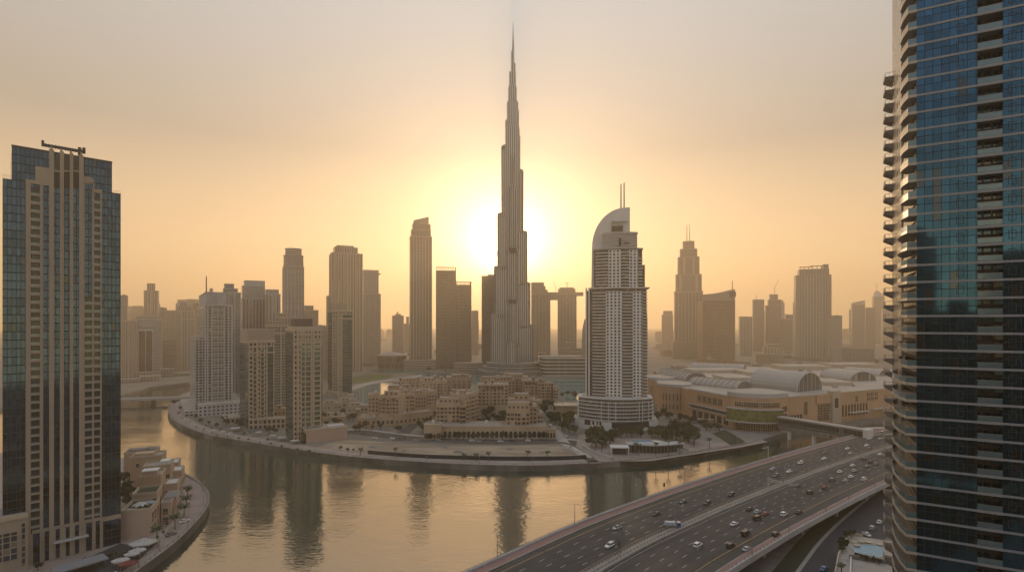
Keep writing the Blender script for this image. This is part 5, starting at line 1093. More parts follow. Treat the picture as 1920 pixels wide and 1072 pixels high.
# ------------------------------------------------------------------ near left: villas by the palm promenade
def villas():
    def blk(lab, px, d, w, dp, z1, al, wall='pinkwall', win=(), z0=0, grp='villas on the near promenade', terrace=None):
        t = thing('villa', lab, 'house', (X(px,d), d, 4), R(al), grp); zt = z1-4; wm = M[wall]
        MB().box(0,w,0,dp,z0,zt,0,1).build('wall', [wm, M['roofm']], t)
        MB().box(-.15,w+.15,-.15,.3,zt,zt+1).box(-.15,.3,.3,dp,zt,zt+1).box(w-.3,w+.15,.3,dp,zt,zt+1).box(.3,w-.3,dp-.3,dp+.15,zt,zt+1).build('parapet', M['stonel'], t)
        for x,z0_,ww,hh in win: link('window', win_mesh('bay','stonel'), t, (x,0,z0_), 0, (ww,1,hh))
        return t, zt
    W_ = lambda ts, w, ys, z0_, ww, hh: [link('window', win_mesh('bay','stonel'), ts, (w,y,z0_), math.pi/2, (ww,1,hh)) for y in ys]
    # front villa with roof garden: long blank wall to the camera
    t,zt = blk('front villa with planted roof terrace and white star shaped shade', 226, 261, 12.5, 17, 17.2, 20)
    W_(t,12.5,(3.5,8,13),6,2.6,5); W_(t,12.5,(3.5,8,13),1,2.2,3)
    MB().box(1,11.5,1,16,zt-.1,zt+.15).build('roof_lawn', M['grass'], t)
    m = MB(); 
    for k in range(8):
        a0 = k*math.pi/4; m.face([(6,7,zt+2.6),(6+4.2*math.cos(a0-.2),7+4.2*math.sin(a0-.2),zt+.7),(6+2.7*math.cos(a0+.39),7+2.7*math.sin(a0+.39),zt+1.2)]); 
    for k in range(8):
        a0 = k*math.pi/4; m.face([(6,7,zt+2.6),(6+2.7*math.cos(a0-.39),7+2.7*math.sin(a0-.39),zt+1.2),(6+4.2*math.cos(a0-.2),7+4.2*math.sin(a0-.2),zt+.7)])
    m.build('star_shade', M['canvas'], t)
    m = MB().box(1.5,6,2,5,zt+.15,zt+.3).box(8,11.3,11.8,15,zt+.15,zt+.3).box(3,8,11,14.5,zt+.15,zt+.3); m.build('terrace_paving', M['pavelight'], t); MB().box(8.6,11.4,9.2,11.5,zt+.15,zt+.35).build('plunge_pool', M['poolwater'], t)
    for k,(x,y) in enumerate(((2.5,7),(4,9.5),(10.5,4),(7,2.4),(10.6,15))): MB().cyl(x,y,1.1,zt,zt+1.2,7,0,0,r2=.5).build('shrub', M['leaf'], t)
    t,zt = blk('villa with walled upper terrace behind the star shade', 248, 279, 11, 14, 19.5, 24, 'pinkwall'); W_(t,11,(4,9),8,2.4,3.4); MB().box(1,10,1,13,zt,zt+.15).build('terrace_lawn', M['grass'], t)
    t,zt = blk('villa side bay with pergola roof beside the star shade', 302, 281, 4.5, 20, 14.5, 24, 'pinkwall', [(2,5,2,3),(2,1,2,2.5)]); W_(t,6.5,(4,9,15),4,2.6,4)
    m = MB(); 
    for k in range(9): m.box(.2,6.3,6+k*1.4,6.4+k*1.4,zt+1.6,zt+1.9)
    m.box(.2,.5,6,18,zt,zt+1.6).box(6,6.3,6,18,zt,zt+1.6); m.build('pergola', M['wgrey'], t)
    t,zt = blk('tall villa block with white roof box, third back from the tents', 262, 299, 10, 15, 23, 24, 'town2', [(3,10,1.8,2.6),(9,10,1.8,2.6)]); MB().box(1,8,1,7,zt,zt+3).build('roof_room', M['pinkwall'], t); MB().box(.6,8.4,.6,7.4,zt+3,zt+3.5).build('roof_slab', M['white'], t)
    t,zt = blk('wide villa block with pale parapet, fourth back from the tents', 268, 318, 14, 14, 23.5, 24, 'pinkwall', [(4,12,1.8,2.4),(10,12,1.8,2.4),(12.5,12,1.8,2.4)]); MB().box(8,13,3,10,zt,zt+2.4).build('roof_room', M['white'], t)
    t,zt = blk('villa block with dark roof terrace, fifth back from the tents', 244, 338, 17, 14, 24, 22, 'town2', [(4,14,1.8,2.4),(11,14,1.8,2.4),(15,14,1.8,2.4)]); MB().box(2,12,2,9,zt,zt+2.2).build('roof_room', M['town2'], t)
    t,zt = blk('rearmost villa block by the water with brown roof boxes', 232, 358, 18, 14, 22, 22, 'town2', [(5,12,1.8,2.4),(15,12,1.8,2.4)]); MB().box(2,12,3,9,zt,zt+1.8).box(13,17,3,9,zt,zt+1.4).build('roof_room', M['concd'], t)
    for i,(px,d,w,h,lab) in enumerate([(312,330,8,17,'stepped white trimmed villa bay facing the promenade palms'),(306,309,7,15.5,'white trimmed villa bay with open roof court near the palms'),(300,352,10,16,'low villa bay with grey roof steps by the waterside')]):
        t,zt = blk(lab, px, d, w, 13, h, 24, 'pinkwall', [(2.2,6,1.8,2.6)]); W_(t,w,(3,7,10),5,2,2.6); MB().box(.8,w-.8,2,11,zt,zt+.8).build('roof_step', M['white'], t)
villas()
# tents by the glass tower
def tent(lab, px, py, r, h, red=False, emblem=False, n=6):
    x,y = gp(px,py); t = thing('tent', lab, 'tent', (x,y,4), R(20), 'white tents by the glass tower' if not red else None); m = MB(); mt = M['redcanvas'] if red else M['canvas']
    P = [(r*math.cos(6.2832*k/n), r*.75*math.sin(6.2832*k/n)) for k in range(n)]
    m.prism(P, 2.6, 3.1, 0, 0, True, False); Q = [(x_*.55,y_*.55) for x_,y_ in P]; m.prism(P, 3.1, h*.75, 0, 0, False, True, top_poly=Q); m.prism(Q, h*.75, h, 0, 0, False, True, top_poly=[(x_*.1,y_*.1) for x_,y_ in P]); m.build('canopy', mt, t)
    for k in range(n): MB().bar((P[k][0]*.95,P[k][1]*.95,0),(P[k][0]*.95,P[k][1]*.95,2.7),.09,5).build('post', M['steel'], t)
    if emblem:
        m = MB(); zt = h*.75+.12
        for a,b in (((-1.6,-1.4),(-.4,-.2)),((-.4,-.2),(-1.4,1.0)),((-.2,-1.0),(1.3,.2)),((1.3,.2),(.2,1.3)),((-.9,.2),(.9,-1.4)),((1.7,-.9),(2.0,.8))):
            m.bar((a[0],a[1],h-.5-abs(a[0])*.25),(b[0],b[1],h-.5-abs(b[0])*.25),.22,5)
        m.build('emblem', M['dark'], t)
tent('large white tent with black calligraphic emblem beside the villa wall', 269, 1028, 6.2, 5, emblem=True)
tent('plain white tent just below the emblem tent', 258, 1043, 3.6, 4.2); tent('small white tent between promenade and plain tents', 247, 1050, 3.2, 4)
tent('long white tent at the lower edge beside the red awning', 226, 1062, 3.6, 4)
tent('dark red tent beside the promenade at the lower edge', 240, 1068, 4, 3.6, red=True)
t = thing('porch', 'flat grey entrance porch roof before the glass tower', 'canopy', (*gp(150,1072),4), R(52)); MB().box(-9,9,-4,4,3.4,4).build('roof', M['bandgrey'], t)
for sx in (-8,8):
    for sy in (-3.4,3.4): MB().bar((sx,sy,0),(sx,sy,3.4),.2,6).build('post', M['steel'], t)
fc = [gp(x,y) for x,y in [(60,1090),(226,1018),(250,1022),(285,1010),(300,1012),(260,1050),(200,1090)]]
struct(MB().sheet(fc, 4.07).build('forecourt', M['asphalt2']))
# ------------------------------------------------------------------ near right: podium with pool deck
def pool_podium():
    zp = 12.0; P = [gp(x,y,zp) for x,y in [(1562,1090),(1571,1042),(1583,1020),(1591,1002),(1618,1006),(1660,1012),(1700,1018),(1720,1100)]]
    c = P[1]; t = thing('pool_podium', 'low podium with planted pool deck at the foot of the near right tower', 'podium', (*c,4)); L = [sub(p,c) for p in P]
    ar = sum(L[i][0]*L[(i+1)%len(L)][1]-L[(i+1)%len(L)][0]*L[i][1] for i in range(len(L))); Q = L if ar > 0 else L[::-1]
    MB().prism(Q, 0, 8, 0, 1).build('wall', [M['concd'], M['pavelight']], t)
    MB().wallstrip(L[:5], .5, 8, 9.3).build('parapet', M['stonel'], t)
    g = lambda x,y,z=zp: sub(gp(x,y,z), c)
    pool = [g(x,y) for x,y in [(1596,1028),(1601,1022),(1612,1020),(1640,1021),(1658,1026),(1662,1042),(1648,1046),(1620,1040),(1603,1037)]]
    MB().sheet(pool, 8.12).build('pool_water', M['poolwater'], t)
    ed = pool+[pool[0]]; MB().wallstrip(ed, .5, 8, 8.3).build('pool_rim', M['stonel'], t)
    for i,(x,y) in enumerate([(1602,1017),(1615,1016),(1628,1017),(1650,1021),(1606,1023)]):
        q = g(x,y); MB().cyl(q[0],q[1],1.5,8.35,8.6,14,0,0).build('pool_island', M['stonel'], t)
    m = MB(); a_,b_ = g(1592,1045), g(1668,1056); m.wallstrip([a_,b_], .8, 8, 9.6); m.build('pool_wall', M['concd'], t)
    low = [g(x,y) for x,y in [(1571,1047),(1597,1047),(1597,1092),(1562,1092)]]; MB().sheet(low, 8.1).build('lower_deck', M['conc'], t)
    MB().wallstrip([g(1597,1049),g(1596,1075),g(1594,1095)], .5, 8, 9.4).build('parapet', M['white'], t)
    for px,py in ((1622,1046),(1638,1049),(1652,1052)):
        q = g(px,py); MB().cyl(q[0],q[1],.35,9.6,10.3,8,0,0).build('deck_light', M['lamp_lens'], t)
    return
pool_podium()
# ------------------------------------------------------------------ waterfront pavilion and terraces below the hotel
def waterfront():
    t = thing('pavilion', 'white flat roofed waterfront pavilion on posts below the hotel tower', 'pavilion', (*gp(1145,853),4), R(-4)); MB().box(0,15,0,10,5.6,6.3).build('roof', M['white'], t); MB().box(2,13,4,10,0,5.6).build('glazing', M['glassd'], t)
    for x in (.6,14.4): MB().box(x-.4,x+.4,.4,1.2,0,5.6).build('column', M['white'], t)
    t = thing('terrace_building', 'long white curved terrace roof above dark glazing beside the waterfront pavilion', 'building', (*gp(1176,848),4), R(4)); A = [(k*4.0, -6*math.sin(math.pi*k/12)) for k in range(13)]
    MB().prism(A+[(48,7),(0,7)], 6.2, 7.0, 0, 0, True).build('roof', M['wgrey'], t); MB().prism([(x*.97+.5,y*.8+1) for x,y in A]+[(47,9),(1,9)], 0, 6.2, 0, 0).build('glazing', fm((.25,.24,.22),(.05,.055,.05),3,6,.85,.9,gm=.3), t)
    MB().prism([(20+13*math.cos(6.2832*k/20),11+5*math.sin(6.2832*k/20)) for k in range(20)], 5.8, 6.3, 0, 1).build('pool', [M['wgrey'],M['poolwater']], t)
    t = thing('garden_wall', 'low pale stepped garden wall along the lane below the hotel tower', 'wall', (*gp(1095,838),4)); L = [sub(gp(x,y),gp(1095,838)) for x,y in [(1092,836),(1110,848),(1150,862)]]; MB().wallstrip(L, 1, 0, 2.2).build('wall', M['wgrey'], t)
    t = thing('garden_stairs', 'pale stone stairs and ramp leading down to the promenade by the palm row', 'stairs', (*gp(1282,850),4), R(30))
    for k in range(6): MB().box(0,6,k*1.0,7,0,.45*(6-k)*0+.4*(k+1)).build('step', M['pavelight'], t)
    MB().box(-.5,0,0,8,0,3.2).box(6,6.5,0,8,0,3.2).build('side_wall', M['wgrey'], t)
    struct(MB().sheet([gp(x,y) for x,y in [(1128,865),(1080,836),(1085,815),(1240,812),(1330,822),(1420,820),(1440,828),(1390,838),(1310,850),(1220,864)]], 4.07).build('plaza', M['pave']))
    struct(MB().sheet([gp(x,y) for x,y in [(1335,812),(1360,806),(1392,824),(1400,832),(1372,836)]], 4.2).build('lawn', M['grass']))
    struct(MB().sheet([gp(x,y) for x,y in [(1240,800),(1290,792),(1360,805),(1470,812),(1430,824),(1340,830),(1290,820)]], 4.09).build('street', M['concd']))
    t = thing('kiosk_canopy', 'round white disc canopy on a single post between hotel tower and mall', 'canopy', (*gp(1280,806),4)); MB().cyl(0,0,.4,0,6.5,8).build('post', M['steel'], t); MB().cyl(0,0,4.2,6.5,7.2,20,0,0,bot=True).build('disc', M['canvas'], t)
    t = thing('canopy', 'low white strip canopy in front of the mall left facade', 'canopy', (*gp(1293,792),4), R(-30)); MB().box(0,24,0,4,4.6,5.1).build('roof', M['canvas'], t); MB().box(1,1.4,2,2.4,0,4.6).box(22,22.4,2,2.4,0,4.6).build('post', M['steel'], t)
waterfront()
# ------------------------------------------------------------------ trees, palms, shrubs
def crown_mesh(seed, mat, n=230, rad=1.0, flat=.75):
    r_ = random.Random(seed); m = MB(); cl = [(0,0,0,.62)]+[(math.cos(a)*.55*r_.uniform(.6,1.15), math.sin(a)*.55*r_.uniform(.6,1.15), r_.uniform(-.35,.5), r_.uniform(.28,.46)) for a in [k*.9 for k in range(9)]]
    for k in range(n):
        cx,cy,cz,cr = cl[r_.randrange(len(cl))]; th = r_.uniform(0,6.283); ph = math.acos(r_.uniform(-1,1)); q = cr*r_.random()**.4
        p = Vector((cx+q*math.sin(ph)*math.cos(th), cy+q*math.sin(ph)*math.sin(th), (cz+q*math.cos(ph))*flat)); nrm = Vector((r_.uniform(-1,1),r_.uniform(-1,1),r_.uniform(-.3,1))).normalized(); a = nrm.orthogonal().normalized(); b = nrm.cross(a); s_ = r_.uniform(.09,.19)
        m.face([p-a*s_-b*s_*.6, p+a*s_-b*s_*.6, p+a*s_*.8+b*s_*.6, p-a*s_*.8+b*s_*.6])
    return m.mesh('crown', [mat])
CR = [crown_mesh(k, M['leaf' if k < 3 else 'leaf2']) for k in range(5)]
TR = MB().bar((0,0,0),(0.02,0,.55),.055,6,0,.035).bar((0.02,0,.5),(.25,.1,.8),.03,5,0,.015).bar((0.02,0,.5),(-.22,-.12,.78),.03,5,0,.015).mesh('trunk', [M['bark']])
def tree(px, py, h, lab, grp, z=4., wide=1.0, xy=None):
    x,y = xy or gp(px,py,z); t = thing('broadleaf_tree', lab, 'tree', (x,y,z), rnd.uniform(0,6.28), grp); r = h*.44*wide
    link('trunk', TR, t, (0,0,0), 0, (h,h,h*.7)); link('crown', CR[rnd.randrange(5)], t, (0,0,h*.58), rnd.uniform(0,6.28), (r,r,h*.56)); return t
def palm_mesh(seed, n=24):
    r_ = random.Random(seed); m = MB()
    for k in range(n):
        a = 6.283*k/n+r_.uniform(-.2,.2); el = r_.uniform(.15,1.0); L = r_.uniform(.85,1.1); p = Vector((0,0,0)); d = Vector((math.cos(a)*math.cos(el), math.sin(a)*math.cos(el), math.sin(el))); sd = Vector((-math.sin(a),math.cos(a),0)); prev = None
        for j in range(6):
            wd = .23*math.sin(math.pi*(j+.6)/6.2); up = Vector((0,0,-.5*wd)); c = (p+sd*wd+up, p, p-sd*wd+up)
            if prev: m.face([prev[0],c[0],c[1],prev[1]]); m.face([prev[1],c[1],c[2],prev[2]])
            prev = c; p = p+d*(L/5); d = (d+Vector((0,0,-.30))).normalized()
    return m.mesh('crown', [M['palm']])
PC = [palm_mesh(k) for k in range(3)]
PT = MB().bar((0,0,0),(.12,.05,.5),.22,7,0,.16).bar((.12,.05,.5),(.05,0,1.0),.16,7,0,.15).mesh('trunk', [M['bark']])
def palm(px, py, h, lab, grp=None, z=4., r=3.2):
    x,y = gp(px,py,z); t = thing('palm_tree', lab, 'palm', (x,y,z), rnd.uniform(0,6.28), grp); link('trunk', PT, t, (0,0,0), 0, (1.4,1.4,h)); link('crown', PC[rnd.randrange(3)], t, (.05,0,h), rnd.uniform(0,6.28), (r,r,r)); return t
for i,(px,py,h) in enumerate([(293.6,1019,7.4),(328,992,6.6),(345,968,5.6),(350,948,4.6),(352,931,5.2),(331,904,5.2)]):
    palm(px,py,h, 'palm tree on the near left promenade, %s counting from the emblem tent' % ORD[i], 'promenade palms', r=3.4)
for i,(px,py,h) in enumerate([(676,853,5),(742,858,7),(870,863,4.5),(893,864,5),(916,864,6),(990,864,7),(1027,863,6.5)]):
    palm(px,py,h, 'small palm along the dark hoarding, %s from the pink podium wall' % ORD[i], 'palms along the hoarding', r=2.6)
for i,(px,py,h) in enumerate([(1230,857,11),(1253,855,12),(1275,852,10),(1330,843,9),(1192,851,8),(1198,853,8),(1300,838,8),(1116,846,9),(1128,848,9)]):
    palm(px,py,h, 'palm on the waterfront below the hotel tower, %s of a scattered row' % ORD[i], 'palms below the hotel', r=2.8)
def grove(pts, hs, lab, grp, z=4., n=1, jx=6, jy=3):
    for px,py in pts:
        for k in range(n): tree(px+rnd.uniform(-jx,jx), py+rnd.uniform(-jy,jy), rnd.uniform(*hs), lab, grp, z, rnd.uniform(.9,1.3))
grove([(902,800),(915,795),(930,790),(945,786),(884,796),(925,777),(935,772),(915,782),(893,806),(940,800)], (8,12), 'dark green tree in the old town courtyard', 'courtyard trees', jx=6, n=2)
grove([(1040,770),(1050,778),(1060,790),(1045,795),(1055,805),(1068,800),(1072,812),(1048,785),(1065,775),(1010,770),(1022,775),(1030,765),(1075,790),(1035,790)], (9,13), 'dark tree in the belt between old town and the hotel tower', 'trees beside old town', n=2)
grove([(1110,826),(1122,830),(1135,832),(1112,836),(1128,838),(1142,834),(1118,822),(1148,826)], (10,14), 'large dark tree at the left foot of the hotel tower', 'trees left of the hotel foot', n=2)
grove([(1160,818),(1175,816),(1190,817),(1205,818),(1220,815),(1235,816),(1250,812),(1240,824),(1225,822)], (7,11), 'tree in the garden band before the hotel entrance', 'trees before the hotel', n=2, jx=8)
grove([(1262,818),(1275,822),(1288,826),(1298,818),(1285,812),(1268,810),(1255,828),(1300,832)], (9,13), 'dark tree between the hotel garden and the disc canopy', 'trees right of the hotel', n=3, jx=9)
grove([(1245,782),(1258,786),(1270,788),(1285,790),(1300,794),(1318,800),(1330,806),(1345,806),(1236,788)], (7,10), 'tree in the row along the mall left facade', 'trees along the mall', n=2)
grove([(690,806),(700,805),(712,806),(752,812),(660,806),(672,808)], (6,9), 'dark tree before the old town boulevard corner', 'trees at the boulevard corner')
grove([(790,806),(797,812),(785,800),(800,798),(806,790),(812,782)], (7,10), 'tree lining the boulevard beneath the left old town wing', 'boulevard trees', jx=3)
for i in range(17): tree(800+i*14+rnd.uniform(-3,3), 824, rnd.uniform(5.5,8.5), 'small round street tree before the arcade, %s from the gate house' % ORD[i], 'street trees before the arcade')
grove([(615,800),(628,796),(640,800),(650,790),(662,788),(612,786),(630,782),(645,778)], (7,11), 'tree in the gardens behind the pink podium wall', 'trees behind the pink podium')
grove([(430,796),(440,800),(425,790),(415,786),(455,806),(500,812),(515,816)], (6,9), 'promenade tree before the low beige podiums on the far bank', 'trees on the far promenade')
grove([(497,775),(510,778),(522,780),(490,770)], (8,11), 'tree between the two beige and teal towers', 'trees between the beige towers')
grove([(380,790),(395,795),(340,770),(352,776),(365,784),(330,760),(405,800)], (3.5,6), 'low tree on the peninsula tip by the canal bend', 'trees on the peninsula tip', jx=4)
grove([(780,693),(800,697),(830,696),(850,694),(870,694),(900,697),(920,700),(985,700),(1005,700),(815,692),(840,699)], (8,13), 'hazy dark tree on the far lake shore', 'trees on the far lake shore', jx=8)
grove([(1060,742),(1075,744),(1090,742),(1052,745),(1082,748)], (7,10), 'tree on the lake edge left of the hotel tower', 'trees by the lake edge')
grove([(232,935),(238,925),(245,918),(234,905),(250,910),(240,945)], (6,9), 'dark tree in the shade between glass tower and villas', 'trees behind the glass tower', jx=3)
grove([(215,1050),(232,1046),(160,1064),(185,1066),(140,1070),(70,1070)], (3.5,5), 'bushy tree in the forecourt of the glass tower', 'forecourt trees', jx=4)
grove([(1579,1018),(1583,1028),(1580,1036),(1588,1010),(1596,1006),(1586,1022),(1578,1030)], (3,4.6), 'bright green bush on the pool deck edge', 'pool deck bushes', z=12., jx=2, jy=2)
grove([(1606,1046),(1616,1049),(1626,1051),(1637,1054),(1648,1057)], (2,2.6), 'dark clipped bush below the pool wall', 'bushes below the pool wall', z=12., jx=1, jy=1)
palm(1577,1078,4, 'small palm on the lower podium deck beside the near right tower', z=12., r=2)
grove([(1500,690),(1530,688),(1560,690),(1600,684),(1620,690),(1640,684),(1590,692)], (8,14), 'hazy tree in the far district beyond the mall', 'far district trees', jx=12)
grove([(655,848),(668,846),(678,850),(640,846)], (3,4.5), 'shrub at the left end of the sand plot', 'shrubs by the sand plot')
grove([(338,776),(345,785),(355,792),(368,800),(380,806),(395,812),(410,816),(425,820),(445,824),(465,826),(485,830),(505,834),(525,838),(540,842),(560,846),(580,850),(600,852),(620,855),(388,798),(398,803),(412,806),(455,815),(470,820),(500,826)], (1.6,3.2), 'low shrub in the beds along the far promenade', 'shrubs on the far promenade', jx=3, jy=1.5)
grove([(336,935),(330,945),(322,965),(314,985),(306,1000),(296,1012),(332,915)], (1.4,2.4), 'low shrub by the palm beds on the near promenade', 'shrubs on the near promenade', jx=2, jy=2)
grove([(248,896),(258,890),(270,886),(240,888),(234,925),(230,940),(243,930),(236,950)], (5,8), 'dark tree crowded between the near villas and the glass tower', 'trees among the villas', jx=4)
# site clutter on the bare plot: soil heaps and a cabin
for i,(px,py,r,h) in enumerate([(833,838,4.5,1.3),(858,847,5.5,1.5),(700,838,5,1.2),(955,842,4,1.0),(1020,848,4.5,1.2),(905,853,3.5,.9),(760,845,4,1.0)]):
    t = thing('soil_heap', 'low dark soil heap on the bare sand plot, %s from the pink podium wall' % ORD[sorted([833,858,700,955,1020,905,760]).index(px)], 'heap', (*gp(px,py),4.02), rnd.uniform(0,6), 'soil heaps on the sand plot'); m = MB(); n = 14
    P = [(r*rnd.uniform(.75,1.15)*math.cos(6.2832*k/n), r*.7*rnd.uniform(.75,1.15)*math.sin(6.2832*k/n)) for k in range(n)]; Q = [(x*.55+rnd.uniform(-.3,.3), y*.5) for x,y in P]
    m.prism(P, 0, h*.7, 0, 0, False, False, top_poly=Q).prism(Q, h*.7, h, 0, 0, False, True, top_poly=[(x*.35,y*.35) for x,y in Q]); m.build('soil', M['concd'], t)
for i,(px,py,l) in enumerate([(1086,851,7),(1068,842,6)]):
    t = thing('site_cabin', ('white site cabin at the water end of the sand plot','white site cabin beside the street corner of the sand plot')[i], 'cabin', (*gp(px,py),4.02), R(115), 'site cabins'); MB().box(0,l,0,2.5,.2,2.8,0,0).build('wall', M['white'], t); MB().box(-.1,l+.1,-.1,2.6,2.8,3.0).build('roof', M['wgrey'], t); MB().box(1,2.2,-.04,.02,1.2,2.2).box(3.6,4.6,-.04,.02,.3,2.3).build('window', M['glassd'], t)
# ------------------------------------------------------------------ parasols, parked cars, lamps, signs
def parasol(px, py, lab, r=3.0, grp='white parasols on the far promenade'):
    t = thing('parasol', lab, 'parasol', (*gp(px,py),4), R(25), grp); MB().bar((0,0,0),(0,0,3.2),.09,6).build('pole', M['steel'], t)
    MB().prism([(-r,-r),(r,-r),(r,r),(-r,r)], 3.0, 3.3, 0, 0, True, False).prism([(-r,-r),(r,-r),(r,r),(-r,r)], 3.3, 4.0, 0, 0, False, True, top_poly=[(-.2,-.2),(.2,-.2),(.2,.2),(-.2,.2)]).build('canopy', M['canvas'], t)
for i,(px,py,r) in enumerate([(441,808,4),(485,816,2.6),(512,822,2.6),(529,826,3.6),(553,832,3.4),(402,812,2.2),(418,815,2.2),(432,818,2)]): parasol(px,py,'square white parasol on the far promenade, %s from the canal bend' % ORD[sorted([402,418,432,441,485,512,529,553]).index(px)], r)
PAINTS = {'white':(.75,.75,.73),'silver':(.42,.43,.45),'grey':(.16,.16,.165),'black':(.02,.02,.022),'red':(.24,.03,.025),'blue':(.06,.16,.42),'maroon':(.09,.025,.025),'pale blue':(.35,.42,.5)}
PM = {}
for k,c in PAINTS.items():
    m_,n_,b_ = newmat('car_paint_'+k.replace(' ','_')); b_.inputs['Base Color'].default_value = (*c,1); b_.inputs['Roughness'].default_value = .28; b_.inputs['Coat Weight'].default_value = .6; b_.inputs['Metallic'].default_value = .25 if k in ('silver','grey') else 0; PM[k] = m_
M['carglass'] = plain('car_glass', (.02,.022,.025), .08, 0, var=0)
M['headlamp'] = plain('headlamp_lens', (.75,.75,.72), .15); M['taillamp'] = plain('tail_lamp', (.35,.03,.02), .3)
CM = {}
def car_parts(kind):
    if kind in CM: return CM[kind]
    # side profile stations x, half width, sill height, deck height
    if kind == 'saloon': st = [(-2.45,.72,.35,.78),(-2.3,.86,.28,.95),(-1.5,.92,.25,1.0),(0,.93,.25,.98),(1.3,.92,.25,.95),(2.1,.86,.28,.82),(2.45,.68,.36,.66)]; cb = [(-1.75,.80,.98),(-1.05,.66,1.42),(.25,.66,1.45),(1.15,.78,.96)]
    elif kind == 'suv': st = [(-2.35,.8,.4,1.05),(-2.25,.92,.34,1.12),(-1.4,.96,.32,1.12),(0,.97,.32,1.1),(1.2,.96,.32,1.08),(2.1,.9,.36,1.0),(2.4,.76,.42,.82)]; cb = [(-2.2,.86,1.1),(-1.95,.74,1.72),(.3,.74,1.76),(1.15,.86,1.08)]
    else: st = [(-2.7,.84,.45,1.1),(-2.6,.96,.4,1.15),(-1.4,.98,.36,1.15),(0,.99,.36,1.15),(1.4,.98,.36,1.12),(2.3,.92,.4,1.05),(2.6,.8,.46,.8)]; cb = [(-2.6,.92,1.12),(-2.45,.84,2.1),(.9,.84,2.1),(1.7,.9,1.12)]
    m = MB()
    ring = lambda s_: [(s_[0],-s_[1]*.92,s_[2]),(s_[0],-s_[1],(s_[2]+s_[3])/2),(s_[0],-s_[1]*.88,s_[3]),(s_[0],s_[1]*.88,s_[3]),(s_[0],s_[1],(s_[2]+s_[3])/2),(s_[0],s_[1]*.92,s_[2])]
    for a,b in zip(st, st[1:]):
        A,B = ring(a),ring(b)
        for k in range(6): m.face([A[k],B[k],B[(k+1)%6],A[(k+1)%6]][::-1])
    m.face(ring(st[0])); m.face(ring(st[-1])[::-1]); body = m
    g = MB(); r2 = lambda c: ((c[0],-c[1],c[2]),(c[0],c[1],c[2])); C = [r2(c) for c in cb]
    g.face([C[0][1],C[0][0],C[1][0],C[1][1]]); g.face([C[3][0],C[3][1],C[2][1],C[2][0]])
    g.face([C[0][0],C[3][0],C[2][0],C[1][0]]); g.face([C[3][1],C[0][1],C[1][1],C[2][1]])
    rf = MB(); u = Vector((0,0,.05)); rf.box(cb[1][0]-.1,cb[2][0]+.1,-cb[1][1]-.02,cb[1][1]+.02,cb[1][2]-.04,cb[1][2]+.05)
    for sg in (-1,1):
        rf.bar((cb[0][0],sg*cb[0][1],cb[0][2]),(cb[1][0],sg*cb[1][1],cb[1][2]),.06,4); rf.bar((cb[3][0],sg*cb[3][1],cb[3][2]),(cb[2][0],sg*cb[2][1],cb[2][2]),.05,4); rf.bar(((cb[0][0]+cb[3][0])/2,sg*(cb[0][1]+.01),cb[0][2]),((cb[1][0]+cb[2][0])/2,sg*(cb[1][1]+.01),cb[1][2]),.05,4)
    wh = MB(); n = 12; P = [(.34*math.cos(6.2832*k/n), .34*math.sin(6.2832*k/n)) for k in range(n)]
    for k in range(n): a,b = P[k],P[(k+1)%n]; wh.face([(a[0],-.12,a[1]),(b[0],-.12,b[1]),(b[0],.12,b[1]),(a[0],.12,a[1])])
    wh.face([(x,-.12,z) for x,z in P]); wh.face([(x,.12,z) for x,z in P[::-1]])
    wh.face([(x*.55,-.125,z*.55) for x,z in P],None,1); wh.face([(x*.55,.125,z*.55) for x,z in P[::-1]],None,1)
    x1 = st[-1][0]; hl = MB().box(x1-.22,x1+.02,-.12,.12,st[-1][3]-.14,st[-1][3]+.06); x0 = st[0][0]; tl = MB().box(x0-.02,x0+.15,-.1,.1,st[0][3]-.2,st[0][3]+.0)
    CM[kind] = dict(body={}, bmb=body, glass=g.mesh('windows',[M['carglass']]), rmb=rf, roof={}, wheel=wh.mesh('wheel',[M['tyre'],M['steel']]), head=hl.mesh('headlight',[M['headlamp']]), tail=tl.mesh('tail_light',[M['taillamp']]), y=st[-1][1]-.16, yt=st[0][1]-.14)
    return CM[kind]
def car(x, y, z, ang, col, kind, lab, grp, name='car', sc_=1.08, cat=None):
    p = car_parts(kind); t = thing(name, lab, cat or {'saloon':'car','suv':'car','van':'van'}[kind], (x,y,z), ang, grp); t.scale = (sc_,)*3
    if col not in p['body']: p['body'][col] = p['bmb'].mesh('body',[PM[col]]); p['roof'][col] = p['rmb'].mesh('roof',[PM[col]])
    link('body', p['body'][col], t); link('windows', p['glass'], t); link('roof', p['roof'][col], t)
    for wx in (-1.45,1.5):
        for wy in (-.82,.82): link('wheel', p['wheel'], t, (wx,wy,.34))
    for sg in (-1,1): link('headlight', p['head'], t, (0,sg*p['y'],0)); link('tail_light', p['tail'], t, (0,sg*p['yt'],0))
    return t
def heading(x, y, f=.5):
    A = S(f); i = min(range(len(A)-1), key=lambda k: (A[k][0]-x)**2+(A[k][1]-y)**2); a,b = A[i],A[i+1]; return math.atan2(b[1]-a[1], b[0]-a[0])
left = [(1143,1021,'white','suv'),(1157,987,'silver','saloon'),(1231,961,'black','saloon'),(1281,938,'grey','saloon'),(1326,941,'black','suv'),(1371,925,'black','suv'),(1455,889,'grey','suv'),(1480,881,'white','saloon'),(1449,876,'pale blue','saloon'),(1501,865,'white','suv'),(1546,846,'grey','saloon'),(1545,857,'white','saloon'),(1589,838,'white','saloon'),(1595,847,'silver','saloon'),(1625,832,'white','saloon'),(1629,838,'maroon','saloon'),(1630,819,'white','saloon'),(1651,819,'silver','saloon'),(1653,809,'white','van'),(1445,904,'grey','saloon'),(1508,881,'black','saloon')]
